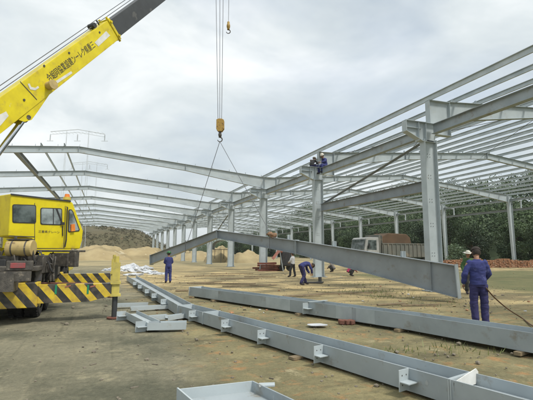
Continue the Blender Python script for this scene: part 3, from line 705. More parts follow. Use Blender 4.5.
def person(base, face, h, pose, label, top, bot, hat=None, hatm=None, group=None, hair='hair', bulky=1., curl=.5, look=None, cloth_labels=None):
    """base: feet point (world), face: world direction the person faces, h: standing height"""
    s = h/1.70; J = dict(STAND); J.update(pose)
    face = Vector(face); face.z = 0; face.normalize(); rt = Vector((face.y, -face.x, 0)); base = Vector(base)
    def W(p): return base + rt*(p[0]*s)+face*(p[1]*s)+UZ*(p[2]*s)
    P = {k: W(v) for k, v in J.items()}
    o = thing('person', base, label, 'person', group)
    keys = ['pel', 'wai', 'che', 'nec', 'sl', 'el', 'wl', 'sr', 'er', 'wr', 'hl', 'kl', 'al', 'tl', 'hr', 'kr', 'ar', 'tr', 'hea']
    E_ = [('pel', 'wai'), ('wai', 'che'), ('che', 'nec'), ('nec', 'hea'), ('che', 'sl'), ('sl', 'el'), ('el', 'wl'), ('che', 'sr'), ('sr', 'er'), ('er', 'wr'),
          ('pel', 'hl'), ('hl', 'kl'), ('kl', 'al'), ('al', 'tl'), ('pel', 'hr'), ('hr', 'kr'), ('kr', 'ar'), ('ar', 'tr')]
    rad = dict(pel=.08, wai=.08, che=.085, nec=.052, hea=.06, sl=.055, el=.038, wl=.026, sr=.055, er=.038, wr=.026, hl=.07, kl=.048, al=.034, tl=.03, hr=.07, kr=.048, ar=.034, tr=.03)
    ix = {k: i for i, k in enumerate(keys)}
    b = skin_bm([P[k] for k in keys], [(ix[a], ix[c]) for a, c in E_], [rad[k]*s for k in keys])
    # head with a face
    hc_ = P['hea']+(P['hea']-P['nec']).normalized()*.035*s
    lk = Vector(look) if look else face
    upv = (P['hea']-P['nec']).normalized(); fv = (lk-upv*lk.dot(upv)).normalized(); sv2 = fv.cross(upv)
    rm = Matrix((sv2, fv, upv)).transposed().to_4x4()
    sphere(b, hc_, .115*s, (.70, .86, 1.05), 20, 14, rm); sphere(b, hc_+fv*.025*s-upv*.06*s, .075*s, (.75, .85, .85), 14, 10, rm)
    sphere(b, hc_+fv*.103*s-upv*.02*s, .02*s, (.6, .9, 1.2), 8, 6, rm)
    for q in (-1, 1):
        sphere(b, hc_+sv2*q*.082*s-upv*.01*s, .03*s, (.35, .7, 1.1), 8, 6, rm)
        sphere(b, hc_+sv2*q*.032*s+fv*.092*s+upv*.012*s, .014*s, (1.1, .5, .7), 8, 6, rm)
    sphere(b, hc_+fv*.085*s-upv*.062*s, .022*s, (1.2, .5, .35), 8, 6, rm)
    for q, wk, ek in ((-1, 'wl', 'el'), (1, 'wr', 'er')): hand(b, P[wk], P[wk]-P[ek], q, s*1.0, curl, rt*-q)
    obj('body', b, M['skin'], o, smooth=True)
    # clothes: lofted rings round the joints, fused into one skin per garment
    def loft(b, rings, n=20):
        R_ = []
        for c_, ax_, ay_ in rings: R_.append([b.verts.new(c_+ax_*cos(2*pi*k/n)+ay_*sin(2*pi*k/n)) for k in range(n)])
        for i in range(len(R_)-1):
            for k in range(n): b.faces.new((R_[i][k], R_[i][(k+1) % n], R_[i+1][(k+1) % n], R_[i+1][k]))
        b.faces.new(R_[0][::-1]); b.faces.new(R_[-1])
    def limb(b, pts, rads, n=14):
        out, rr = [], []
        for i in range(len(pts)-1):
            for k in range(5): u = k/5; out.append(pts[i].lerp(pts[i+1], u)); rr.append(rads[i]+(rads[i+1]-rads[i])*u)
        out.append(pts[-1]); rr.append(rads[-1]); prev = None; rings = []
        for i, p_ in enumerate(out):
            d_ = (out[min(i+1, len(out)-1)]-out[max(i-1, 0)]).normalized(); x_ = rt-d_*rt.dot(d_)
            x_ = x_.normalized() if x_.length > .2 else d_.orthogonal().normalized(); y_ = d_.cross(x_); rings.append((p_, x_*rr[i], y_*rr[i]))
        loft(b, rings, n)
    def fuse(b, vox, amp, fr):
        bmesh.ops.recalc_face_normals(b, faces=b.faces); me = bpy.data.meshes.new('f'); b.to_mesh(me); b.free(); q = bpy.data.objects.new('f', me); COL.objects.link(q)
        md = q.modifiers.new('r', 'REMESH'); md.mode = 'VOXEL'; md.voxel_size = vox; sm_ = q.modifiers.new('m', 'SMOOTH'); sm_.iterations = 5
        bpy.context.view_layer.update(); m2 = bpy.data.meshes.new_from_object(q.evaluated_get(bpy.context.evaluated_depsgraph_get()))
        bpy.data.objects.remove(q); b = bmesh.new(); b.from_mesh(m2); bpy.data.meshes.remove(m2); b.normal_update()
        for v in b.verts:
            w_ = (v.co-base)/s; f1 = noise.noise(Vector((w_.x*fr, w_.y*fr, w_.z*fr*1.9))); f2 = 1-abs(noise.noise(Vector((w_.x*fr*1.1+7, w_.y*fr*1.1, w_.z*fr*2.6))))*2
            v.co += v.normal*(f1*amp*1.2+max(0, f2-.45)*amp*.9)*s
        return b
    near_ = (base-CAM).length < 12; vx = (.012 if near_ else .022)*s
    def spine(a, c, u, hw, hdp, dn_=None):
        p_ = P[a].lerp(P[c], u); d_ = (P[c]-P[a]).normalized(); x_ = (rt-d_*rt.dot(d_)).normalized(); y_ = d_.cross(x_); return (p_, x_*hw*s*bulky, y_*hdp*s*bulky)
    b = NB()
    hemo = P['pel']-(P['wai']-P['pel'])*.35
    d0_ = (P['wai']-P['pel']).normalized(); y0_ = d0_.cross(rt).normalized()
    loft(b, [(hemo, rt*.178*s*bulky, y0_*.135*s*bulky), spine('pel', 'wai', .1, .178, .135), spine('pel', 'wai', .8, .165, .122), spine('wai', 'che', .4, .172, .125), spine('wai', 'che', .9, .188, .132), spine('che', 'nec', .35, .185, .118), spine('che', 'nec', .66, .165, .100), spine('che', 'nec', .82, .085, .075), spine('che', 'nec', .98, .066, .066)])
    for a, e_, w_ in (('sl', 'el', 'wl'), ('sr', 'er', 'wr')):
        wq = P[w_].lerp(P[e_], .06); limb(b, [P[a].lerp(P['nec'], .35), P[a].lerp(P['che'], .12)-d0_*.012*s, P[e_], wq], [.056*s, .070*s*bulky, .062*s*bulky, .052*s*bulky])
    b = fuse(b, vx, .010, 6); obj('jacket', b, M[top], o, smooth=True)
    b = NB()
    loft(b, [(P['pel']-d0_*.09*s, rt*.155*s*bulky, y0_*.115*s*bulky), (P['pel'], rt*.168*s*bulky, y0_*.124*s*bulky), (P['pel']+d0_*.09*s, rt*.158*s*bulky, y0_*.115*s*bulky)])
    for a, k_, n_ in (('hl', 'kl', 'al'), ('hr', 'kr', 'ar')):
        limb(b, [P[a]+d0_*.02*s, P[k_], P[n_]-(P[n_]-P[k_]).normalized()*.01*s], [.100*s*bulky, .084*s*bulky, .074*s*bulky])
    b = fuse(b, vx, .010, 6); obj('trousers', b, M[bot], o, smooth=True)
    for a, t2 in (('al', 'tl'), ('ar', 'tr')):
        b = NB(); dd = (P[t2]-P[a]); f = Vector((dd.x, dd.y, dd.z)).normalized(); c_ = P[a]-UZ*.03*s
        mt = Matrix((f.cross(UZ).normalized(), f, f.cross(UZ).normalized().cross(f))).transposed().to_4x4()
        sphere(b, P[a].lerp(P[t2], .42)-UZ*.005*s, .15*s, (.36, .95, .36), 12, 8, mt)
        for v in b.verts: v.co.z = max(v.co.z, base.z+.0) if 0 < J['al'][2] < .2 else v.co.z
        obj('shoe', b, M['shoe'], o, smooth=True)
    b = NB(); vs = sphere(b, hc_+upv*.012*s-fv*.008*s, .122*s, (.74, .88, 1.02), 20, 14, rm)
    kill = [v for v in b.verts if (v.co-hc_).dot(upv) < -.09*s or ((v.co-hc_).dot(fv) > .045*s and (v.co-hc_).dot(upv) < .05*s)]
    bmesh.ops.delete(b, geom=kill, context='VERTS')
    hr_ = obj('hair', b, M[hair], o, smooth=True)
    if hat == 'helmet':
        b = NB(); sphere(b, hc_+upv*.05*s, .14*s, (.85, .98, .85), 20, 12, rm); bmesh.ops.delete(b, geom=[v for v in b.verts if (v.co-hc_).dot(upv) < .035*s], context='VERTS')
        tube(b, [hc_+upv*.032*s, hc_+upv*.045*s], .15*s, 20, .135*s); obj('helmet', b, M[hatm], o, smooth=True)
    elif hat == 'cap':
        b = NB(); sphere(b, hc_+upv*.035*s, .128*s, (.80, .93, .80), 20, 12, rm); bmesh.ops.delete(b, geom=[v for v in b.verts if (v.co-hc_).dot(upv) < .02*s], context='VERTS')
        obox(b, hc_+upv*.028*s+fv*.14*s, sv2*.07*s, fv*.05*s, upv*.006*s); obj('cap', b, M[hatm], o, smooth=True)
    elif hat == 'brim':
        b = NB(); sphere(b, hc_+upv*.06*s, .12*s, (.82, .92, .75), 20, 12, rm); tube(b, [hc_+upv*.04*s, hc_+upv*.055*s], .20*s, 24, .13*s); obj('sun_hat', b, M[hatm], o, smooth=True)
    return o
toCam = lambda p: Vector((-p.x, -p.y, 0)).normalized()
away = lambda p: Vector((p.x, p.y, 0)).normalized()
def rotz(v, a): return Matrix.Rotation(a, 3, 'Z') @ Vector(v)
p1 = gz(481, 327)
person(p1, rotz(away(p1), R(14)), 1.63, dict(hea=(.01, .06, 1.57), nec=(0, .0, 1.455), sl=(-.175, 0, 1.39), el=(-.275, -.04, 1.13), wl=(-.28, .08, .90), sr=(.175, 0, 1.39), er=(.235, .04, 1.13), wr=(.17, .24, .99), al=(-.10, -.02, .09), ar=(.10, .0, .09)),
       'man in blue standing, back turned, beside the near end of the lifted girder', 'blue', 'bluedk', 'cap', 'hair', bulky=.98)
p3 = gz(168, 283)
person(p3, rotz(away(p3), R(8)), 1.50, dict(el=(-.23, .06, 1.15), wl=(-.08, .24, 1.05), er=(.23, .06, 1.15), wr=(.08, .24, 1.05)), 'man in blue with green helmet by the far end of the lifted girder', 'blue', 'blue', 'helmet', 'greenhat')
p4 = gz(293, 277)
person(p4, rotz(away(p4), R(60)), 1.50, dict(al=(-.2, .12, .09), tl=(-.2, .3, .05), ar=(.12, -.12, .09), tr=(.14, .04, .05), kl=(-.15, .12, .5), kr=(.12, -.02, .5), er=(.22, .1, 1.14), wr=(.12, .28, 1.0), el=(-.22, .1, 1.14), wl=(-.12, .28, 1.02)), 'man in white shirt and dark trousers walking under the lifted girder', 'whitecloth', 'blackcloth', None)
p5 = gz(303.5, 285)
person(p5, rotz(away(p5), R(-58)), 1.62, dict(pel=(0, -.12, .92), wai=(0, .02, 1.0), che=(0, .22, 1.04), nec=(0, .38, 1.02), hea=(0, .50, .97), hl=(-.09, -.12, .88), hr=(.09, -.12, .88), kl=(-.14, .08, .50), kr=(.13, -.02, .50), al=(-.2, .26, .09), tl=(-.22, .43, .05), ar=(.16, -.26, .09), tr=(.18, -.09, .05),
        sl=(-.17, .27, 1.0), sr=(.17, .27, 1.0), el=(-.19, .32, .76), er=(.19, .36, .76), wl=(-.1, .42, .56), wr=(.1, .44, .56)), 'man in blue work clothes bending forward under the middle of the lifted girder', 'blue', 'bluedk', 'cap', 'hair', look=(0, 0, -1))
CR = dict(pel=(0, -.1, .32), wai=(0, -.04, .45), che=(0, .1, .62), nec=(0, .2, .74), hea=(0, .28, .84), hl=(-.09, -.08, .3), hr=(.09, -.08, .3), kl=(-.16, .24, .45), kr=(.16, .24, .45), al=(-.14, .05, .09), ar=(.14, .05, .09), tl=(-.16, .2, .05), tr=(.16, .2, .05),
          sl=(-.17, .13, .68), sr=(.17, .13, .68), el=(-.2, .3, .5), er=(.2, .3, .5), wl=(-.1, .45, .34), wr=(.1, .45, .34))
p6 = gz(350, 276); person(p6, rotz(away(p6), R(-80)), 1.6, CR, 'crouching figure in pink top and dark trousers, partly hidden by the lifted girder', 'pinkcloth', 'blackcloth', 'brim', 'pinkcloth')
p7 = gz(333, 272); person(p7, rotz(away(p7), R(70)), 1.5, CR, 'crouching figure in grey shirt with dark hair, partly hidden by the lifted girder', 'greyt', 'blackcloth')
p8 = dp(468, 260, 15.5); p8.z = 0
person(p8, rotz(toCam(p8), R(20)), 1.56, {}, 'person in green shirt and light hat almost hidden behind the standing man in blue', 'greencloth', 'blackcloth', 'brim', 'whitehat')
# sitting on the second column head
SIT = dict(pel=(0, -.02, .10), wai=(0, -.02, .24), che=(0, .07, .42), nec=(0, .15, .56), hea=(0, .22, .66), hl=(-.09, .02, .08), hr=(.09, .02, .08), kl=(-.14, .42, .08), kr=(.14, .42, .06), al=(-.14, .40, -.34), ar=(.15, .36, -.36), tl=(-.15, .55, -.36), tr=(.16, .50, -.40),
           sl=(-.17, .09, .48), sr=(.17, .09, .48), el=(-.22, .26, .30), er=(.22, .26, .30), wl=(-.1, .44, .26), wr=(.1, .44, .26))
q = Vector((12.95, Yk(2)-.02, 6.99)); person(q, (-1, -.35, 0), 1.82, SIT, 'worker in blue with white helmet sitting highest, on the second column head', 'blue', 'blue', 'helmet', 'whitehat', 'workers sitting on the second column head')
q = Vector((12.05, Yk(2)+.05, 6.99)); person(q, (1, .55, 0), 1.62, dict(SIT, che=(0, .1, .36), nec=(0, .2, .48), hea=(0, .27, .56)), 'worker in dark jacket sitting left of the blue worker on the column head', 'blackcloth', 'bluedk', 'helmet', 'whitehat', 'workers sitting on the second column head')
# hose
h0 = p1+away(p1)*.25; hp = [gz(486, 325, 0)]
hp = [p1+Rt*.12+UZ*.86+away(p1)*.18, dp(487, 289, 8.6), dp(495, 298, 8.9), dp(508, 309, 9.2)]
hp[-1].z = max(.05, hp[-1].z)
hp += [gz(522, 318, .02), gz(535, 327, .02), gz(560, 335, .02), gz(600, 338, .02)]
def smoothpts(p, n=6):
    out = []
    for i in range(len(p)-1):
        a = p[max(i-1, 0)]; b = p[i]; c = p[i+1]; d = p[min(i+2, len(p)-1)]
        for k in range(n):
            u = k/n; out.append(.5*((2*b)+(c-a)*u+(2*a-5*b+4*c-d)*u*u+(3*b-a-3*c+d)*u**3))
    out.append(p[-1]); return out
bm = NB(); tube(bm, smoothpts(hp), .014, 8); tag(obj('hose', bm, M['hose'], loc=p1, smooth=True), 'thin brown hose trailing right from the standing man in blue', 'hose')
# ------------------------------------------------------------------ TRUCK CRANE
J1 = gz(114, 318); AX = cw(-.357, .934); LX = cw(-.934, -.357); AX.normalize(); LX.normalize()
def cp(t_, s_, z): return J1+LX*t_+AX*s_+UZ*z
def cbox(bm, t0, t1, s0, s1, z0, z1): return obox(bm, cp((t0+t1)/2, (s0+s1)/2, (z0+z1)/2), LX*((t1-t0)/2), AX*((s1-s0)/2), UZ*((z1-z0)/2))
CT = 2.85
crane = thing('truck_crane', cp(CT, 2.4, 0), 'yellow truck crane with raised telescopic boom, side cab and striped outriggers', 'crane')
chev = chevron_mat('chevron_paint', (0, 0, 0), tuple(-LX), .37)
bm = NB()
for a in (1.95, 3.45): cbox(bm, a, a+.3, -.7, 9.2, .72, 1.08)
for s_ in (-.6, 1.6, 3.4, 5., 6.8, 8.9): cbox(bm, 2.25, 3.45, s_, s_+.2, .76, 1.04)
obj('chassis', bm, M['greasy'], crane)
bm = NB(); cbox(bm, 1.62, 4.08, -.1, 8.2, 1.1, 1.2); cbox(bm, 1.64, 1.72, 2.0, 4.6, .8, 1.1); bevel(bm, .01, 1); obj('deck', bm, M['greasy'], crane)
for s0 in (0., 4.8):
    bm = NB(); cbox(bm, 1.58, 4.12, s0-.22, s0+.22, .33, .86); bevel(bm, .012, 1); obj('outrigger_housing', bm, chev, crane)
    for sd_ in (0, 1):
        T0, T1 = (.1, 2.2) if sd_ == 0 else (3.5, 5.6); jt = 0 if sd_ == 0 else 5.7
        bm = NB()
        if sd_ == 0: hexa(bm, [cp(.1, s0-.14, .80), cp(.1, s0+.14, .80), cp(.1, s0+.14, .52), cp(.1, s0-.14, .52), cp(.55, s0-.14, .80), cp(.55, s0+.14, .80), cp(.55, s0+.14, .41), cp(.55, s0-.14, .41)]); cbox(bm, .55, 2.2, s0-.14, s0+.14, .41, .80)
        else: cbox(bm, T0, T1, s0-.14, s0+.14, .41, .80)
        bmesh.ops.remove_doubles(bm, verts=bm.verts, dist=.0005); obj('outrigger_beam', bm, chev, crane)
        bm = NB(); cbox(bm, jt-.085, jt+.085, s0-.085, s0+.085, .5, 1.28); tube(bm, [cp(jt, s0, 1.28), cp(jt, s0, 1.42)], .055, 12); cbox(bm, jt-.11, jt+.11, s0-.12, s0+.12, .78, .84); cbox(bm, jt-.12, jt+.12, s0-.12, s0+.12, .5, .55)
        jk_ = obj('jack', bm, M['jackyellow'], crane)
        bm = NB(); tube(bm, [cp(jt, s0, .02), cp(jt, s0, .5)], .06, 14); obj('piston', bm, M['boomdark'], jk_)
        bm = NB(); tube(bm, [cp(jt, s0, .0), cp(jt, s0, .03)], .16, 16); obj('foot_pad', bm, M['rust'], jk_)
# green and red paint marks on the near outrigger beam
for (px, w_, mm) in ((56, 2.6, 'green'), (88, 2.4, 'green'), (68, 3.2, 'redpaint'), (93, 3, 'redpaint')):
    P0 = cp(0, -.146, .8); c_ = onP(px, 288 if mm == 'green' else 285.5, P0, AX); e_ = onP(px+w_, 288, P0, AX); hw = (e_-c_).length/2
    bm = NB()
    if mm == 'green': obox(bm, c_-UZ*.03, LX*hw*.8, AX*.002, UZ*.1)
    else: bar(bm, c_-LX*hw*1.3, c_+LX*hw*1.3-UZ*.03, AX*.002, UZ*.016)
    obj('paint_mark', bm, M[mm], crane)
# wheels
def wheel(t_, s_, r=.5, wd=.3):
    bm = NB(); prof = [(-wd/2, r*.62), (-wd/2, r*.9), (-wd*.4, r*.985), (0, r), (wd*.4, r*.985), (wd/2, r*.9), (wd/2, r*.62)]; n = 32; rings = []
    for k in range(n):
        a = 2*pi*k/n; rings.append([bm.verts.new(cp(t_+u, s_, r)+(AX*cos(a)+UZ*sin(a))*q) for u, q in prof])
    for k in range(n):
        for i in range(len(prof)-1): bm.faces.new((rings[k][i], rings[k][i+1], rings[(k+1) % n][i+1], rings[(k+1) % n][i]))
    for k in range(n):
        a = 2*pi*k/n
        for q in (-1, 1): obox(bm, cp(t_+q*wd*.28, s_, r)+(AX*cos(a)+UZ*sin(a))*(r*.99), LX*wd*.16, (AX*-sin(a)+UZ*cos(a))*.018, (AX*cos(a)+UZ*sin(a))*.014)
    o = obj('wheel', bm, M['rubber'], crane)
    bm = NB(); tube(bm, [cp(t_-wd*.4, s_, r), cp(t_+wd*.4, s_, r)], r*.63, 24); tube(bm, [cp(t_-wd*.55, s_, r), cp(t_+wd*.1, s_, r)], r*.25, 12)
    obj('rim', bm, M['jackyellow'], o)
for s_ in (.95, 2.15, 6.3, 7.5):
    for t_ in ((1.8, 2.13, 3.57, 3.9) if s_ < 3 else (1.8, 3.9)): wheel(t_, s_)
bm = NB()     # mudguards over the rear wheels
for t_ in (1.62, 3.45):
    pts = []
    for k in range(13):
        a = pi*k/12; pts.append((.95+.6-1.0*0-.6*cos(a)*1.9, .62+.53*sin(a)**.6))
    for (a, za), (b, zb) in zip(pts, pts[1:]): bar(bm, cp(t_+.3, a, za), cp(t_+.3, b, zb), LX*.3, UZ*.012)
obj('mudguard', bm, M['black'], crane)
bm = NB(); cbox(bm, 1.66, 4.04, -.66, -.60, .92, 1.12); obj('rear_bumper', bm, M['greasy'], crane)
for px0, px1 in ((8, 31),):
    c_ = dp((px0+px1)/2, 265.5, 8.75); hw = (px1-px0)/2/F_PX*8.75
    bm = NB(); obox(bm, c_+AX*.05, LX*hw, AX*.05, UZ*.10); bevel(bm, .01, 1); tb = obj('tail_light_box', bm, M['greasy'], crane)
    bm = NB(); obox(bm, c_-AX*.008+LX*.03, LX*.14, AX*.012, UZ*.055); bevel(bm, .006, 1); obj('tail_light', bm, M['redlens'], tb)
# carrier cab (far end)
bm = NB(); extrude_poly(bm, [cp(1.65, a, b) for a, b in ((8.1, .75), (8.1, 2.35), (9.5, 2.35), (9.95, 1.6), (10., .75))], LX*2.4); bevel(bm, .04, 2); cc = obj('carrier_cab', bm, M['yellow'], crane)
bm = NB(); extrude_poly(bm, [cp(1.645, a, b) for a, b in ((8.4, 1.55), (8.4, 2.2), (9.4, 2.2), (9.7, 1.6))], -LX*.006); obj('window', bm, M['glass'], cc)
bm = NB(); bar(bm, cp(2.85, 9.56, 2.25), cp(2.85, 9.93, 1.64), LX*1.05, AX*.02); obj('windscreen', bm, M['glass'], cc)
# boom
BP, TP = dp(-141, 219, 8.9), dp(220, -52, 21)
BD = (TP-BP).normalized(); BR = BD.cross(UZ).normalized(); BU = BR.cross(BD).normalized()
def boom_at(px):
    a, b = 0., 1.
    for _ in range(50):
        m_ = (a+b)/2; v = BP.lerp(TP, m_)-CAM; X = F_PX*v.dot(RX)/v.dot(Fw)+266.5
        if X < px: a = m_
        else: b = m_
    return BP.lerp(TP, a)
E1 = boom_at(110)
bw, bh_ = .25, .37
bm = NB(); bar(bm, BP-BD*.6, E1, BR*bw, BU*bh_); bevel(bm, .015, 2)
bs = obj('boom_base_section', bm, M['yellow'], crane)
bm = NB(); bar(bm, E1-BD*.10, E1+BD*.02, BR*(bw+.035), BU*(bh_+.035)); bevel(bm, .01, 1)
for a, b in ((1, 1), (1, -1), (-1, 1), (-1, -1)):
    tube(bm, [E1-BD*.02+BR*a*(bw-.06)+BU*b*(bh_+.03), E1-BD*.02+BR*a*(bw-.06)+BU*b*(bh_+.10)], .045, 10)
    tube(bm, [E1-BD*.02+BR*a*(bw+.03)+BU*b*(bh_-.1), E1-BD*.02+BR*a*(bw+.08)+BU*b*(bh_-.1)], .045, 10)
obj('boom_collar', bm, M['yellow'], bs)
bm = NB(); tube(bm, [E1-BD*.75+BU*(bh_+.10)-BR*.1, E1-BD*.75+BU*(bh_+.10)+BR*.2], .09, 12); tube(bm, [E1-BD*.75+BU*(bh_), E1-BD*.75+BU*(bh_+.1)], .03, 8); tube(bm, [E1-BD*.35+BU*bh_, E1-BD*.35+BU*(bh_+.16)], .03, 8); obj('rope_guide', bm, M['black'], bs)
for w_, h_, L0, L1, nme, mm in ((.215, .325, -.3, 5.2, 'boom_second_section', 'boomdark'), (.18, .285, 5.0, 9.0, 'boom_third_section', 'boomdark')):
    if nme == 'boom_third_section': q0, q1 = E1+BD*5.1, TP-BD*.3
    else: q0, q1 = E1-BD*.2, E1+BD*5.2
    bm = NB(); bar(bm, q0, q1, BR*w_, BU*h_); bevel(bm, .01, 1); obj(nme, bm, M[mm], crane)
bm = NB()
for q in (-1, 1): extrude_poly(bm, [TP+BR*q*.2+BD*a+BU*b for a, b in ((-.6, .3), (.1, .3), (.45, 0), (.35, -.5), (0, -.6), (-.6, -.3))], BR*q*.03)
for q in (-.08, 0, .08): tube(bm, [TP+BR*(q-.02)+BD*.1-BU*.2, TP+BR*(q+.02)+BD*.1-BU*.2], .25, 20)
obj('boom_head', bm, M['yellow'], crane)
# seams, small fittings and marks on the base section side
SP = BP+BR*bw
def sq(bmx, pxs, out=.004, th=.004): extrude_poly(bmx, [onP(x, y, SP, BR)+BR*out for x, y in pxs], BR*th)
for pxs in ([(19.6, 81.6), (20.1, 81.3), (37, 99.6), (36.5, 99.9)],): bm = NB(); sq(bm, pxs, .002, .01); obj('weld_seam', bm, M['greasy'], bs)
bm = NB(); sq(bm, [(94.5, 42.6), (106, 31.2), (110, 35.6), (98.3, 46.6)]); wp = obj('white_panel', bm, M['white'], bs)
bm = NB(); sq(bm, [(55, 81.5), (71, 71.3), (72.3, 73.3), (56.5, 84)]); obj('white_strip', bm, M['white'], bs)
bm = NB(); sq(bm, [(-3, 116), (6, 111.5), (8.5, 116), (0, 126)]); obj('white_panel', bm, M['white'], bs)
bm = NB(); sq(bm, [(27.5, 84), (29.5, 83.5), (31, 87), (35, 88), (38, 86), (39, 88), (35, 90.5), (30, 89.5)]); obj('white_mark', bm, M['white'], bs)
bm = NB(); c_ = onP(48.5, 86, SP, BR); tube(bm, [c_, c_+BR*.22], .13, 20); tube(bm, [c_+BR*.2, c_+BR*.26], .15, 20); bevel(bm, .006, 1); obj('work_lamp', bm, M['cream'], bs)
for x, y in ((24, 100), (44, 66), (69, 33+20), (99.5, 32.5)):
    bm = NB(); c_ = onP(x, y, SP, BR); tube(bm, [c_, c_+BR*.02], .035, 10); obj('bolt', bm, M['bolt'], bs)
# pin bracket under the boom and the lift cylinder
PB = onP(28, 112, BP, BR)
bm = NB()
for q in (-1, 1): extrude_poly(bm, [onP(x, y, BP, BR)+BR*q*.2 for x, y in ((14, 121), (46, 94), (33, 113), (27, 121), (20, 123))], BR*.03)
obj('pin_bracket', bm, M['yellow'], bs)
cylt, cylb = onP(24, 118.5, BP, BR), onP(-62, 234, BP, BR)
bm = NB(); tube(bm, [cylb, cylt.lerp(cylb, .62)], .14, 18); cy = obj('lift_cylinder', bm, M['yellow'], crane)
bm = NB(); tube(bm, [cylt, cylt.lerp(cylb, .7)], .085, 18); obj('piston_rod', bm, M['chrome'], cy, smooth=False)
bm = NB(); tube(bm, [cylt-BR*.2, cylt+BR*.24], .07, 12); rblob(bm, cylt, .13, (1, 1, 1), .03); obj('cylinder_pin', bm, M['greasy'], cy)
# ropes on top of the boom and the falls to the hook
for a, b in ((.10, .12), (-.06, .20)):
    bm = NB(); tube(bm, [BP+BU*(bh_+b)+BR*a, TP+BU*(.3+b)+BR*a], .012, 6); obj('hoist_rope', bm, M['rope'], crane)
for dx0, dx1 in ((216, 218), (219.9, 219.7), (223.2, 221.6)):
    a_, b_ = dp(dx0, -4, 21), dp(dx1, 120, 21); d_ = (a_-b_)/(a_.z-b_.z); top_ = b_+d_*(TP.z-.3-b_.z)
    bm = NB(); tube(bm, [b_, top_], .013, 6); obj('hoist_rope', bm, M['rope'], crane)
# small auxiliary hook
A0 = dp(228.4, 26.5, 21.4)
bm = NB(); tube(bm, [A0+UZ*.2, Vector((A0.x, A0.y, TP.z+.1))], .012, 6); obj('hoist_rope', bm, M['rope'], crane)
ah = thing('auxiliary_hook', A0, 'small auxiliary hook ball hanging from its own rope right of the main ropes', 'hook')
bm = NB(); tube(bm, [A0+UZ*.26, A0+UZ*.15, A0+UZ*.05, A0-UZ*.1, A0-UZ*.2], .07, 12); rblob(bm, A0+UZ*.02, .14, (.75, .75, 1.35), .02); obj('weight', bm, M['hook'], ah, smooth=True)
bm = NB(); tube(bm, [A0-UZ*.18+Rt*.11*sin(x*.35)-UZ*(.13-.11*cos(x*.35)) for x in range(14)], .03, 8, .018); obj('hook', bm, M['greasy'], ah, smooth=True)
# lettering along the boom
def lettering(s, A, B, height, n, parent, m, name='lettering'):
    me = text_mesh(s, 1, .0); xs = [v.co.x for v in me.vertices]; ys = [v.co.y for v in me.vertices]
    X0, X1, Y0, Y1_ = min(xs), max(xs), min(ys), max(ys); d = (B-A); u = d.normalized(); v_ = n.cross(u).normalized(); n = n.normalized()
    b = NB(); b.from_mesh(me)
    for v in b.verts: v.co = A+d*((v.co.x-X0)/(X1-X0))+v_*((v.co.y-Y0)/(Y1_-Y0)*height)+n*.005
    r = bmesh.ops.extrude_face_region(b, geom=b.faces[:]); bmesh.ops.translate(b, verts=[e for e in r['geom'] if isinstance(e, bmesh.types.BMVert)], vec=n*.002)
    return obj(name, b, m, parent)
A_, B_ = onP(50.2, 82.4, SP, BR), onP(95.8, 47.2, SP, BR)
lettering('合組同協業設建ンーレク県重三', A_, B_, .25, BR, bs, M['black'])
# superstructure
bm = NB(); cpt = cp(CT, 1.6, 0); tube(bm, [cpt+UZ*1.2, cpt+UZ*1.38], .75, 28); obj('turntable', bm, M['greasy'], crane)
BH = Vector((BD.x, BD.y, 0)).normalized(); PV = Vector((BP.x, BP.y, 0))
bm = NB(); obox(bm, PV+BH*1.5+UZ*1.5, BH*2.0, BR*.85, UZ*.12)
for q in (-.42, .42): extrude_poly(bm, [PV+BR*q+BH*a+UZ*b for a, b in ((-.6, 1.5), (-.5, 2.5), (.1, 2.6), (1.3, 1.6), (2.6, 1.6), (2.6, 1.4), (-.6, 1.4))], BR*.04)
obj('slewing_platform', bm, M['yellow'], crane)
bm = NB(); obox(bm, PV-BH*1.2+UZ*1.9, BH*.5, BR*1.1, UZ*.5); bevel(bm, .06, 2); obj('counterweight', bm, M['yellow'], crane)
bm = NB(); tube(bm, [PV-BH*.1+UZ*1.9-BR*.38, PV-BH*.1+UZ*1.9+BR*.38], .26, 20); obj('winch_drum', bm, M['greasy'], crane)
# operator cab
C0 = dp(10.5, 252, 10.0); C0.z = 0; FC = cw(.55, .835).normalized(); RC = cw(.835, -.55).normalized(); CWD = .95
def cq(x, y, out=0.): return onP(x, y, C0, RC)+RC*out
prof = [(11, 193.6), (70, 200.6), (73, 203), (83.3, 231), (82, 240), (80, 248.8), (34, 249), (33.5, 237), (8.5, 236)]
bm = NB(); extrude_poly(bm, [cq(*p_) for p_ in prof], -RC*CWD); bevel(bm, .03, 3)
cab = obj('operator_cab', bm, M['yellow'], crane)
def cpan(name, pxs, m, out=.002, th=.006, par=None):
    bm = NB(); extrude_poly(bm, [cq(x, y, out) for x, y in pxs], RC*th); return obj(name, bm, m, par or cab)
def rrect(x0, y0, x1, y1, r=1.6, sk=0.):
    out = []
    for cx_, cy_, a0 in ((x1-r, y0+r, -90), (x1-r, y1-r, 0), (x0+r, y1-r, 90), (x0+r, y0+r, 180)):
        for k in range(4): a = R(a0+k*30); out.append((cx_+r*cos(a), cy_+r*sin(a)+sk*(cx_-x0)))
    return out
for (r4, gm_) in (((12.2, 204.2, 36, 222.8), 'glass'), ((40.2, 207.6, 62, 224.6), 'glasslight')):
    wf = cpan('window', rrect(*r4, 1.9, .03), M['black'], .001, .010); x0, y0, x1, y1 = r4
    cpan('pane', rrect(x0+.9, y0+.9, x1-.9, y1-.9, 1.5, .03), M[gm_], .006, .009, wf)
wf = cpan('window', [(68.3, 210.5), (69.5, 209.2), (71.5, 209.6), (73, 211.5), (79.6, 229.5), (79, 231.3), (68.8, 232.3), (67.8, 231)], M['black'], .001, .010)
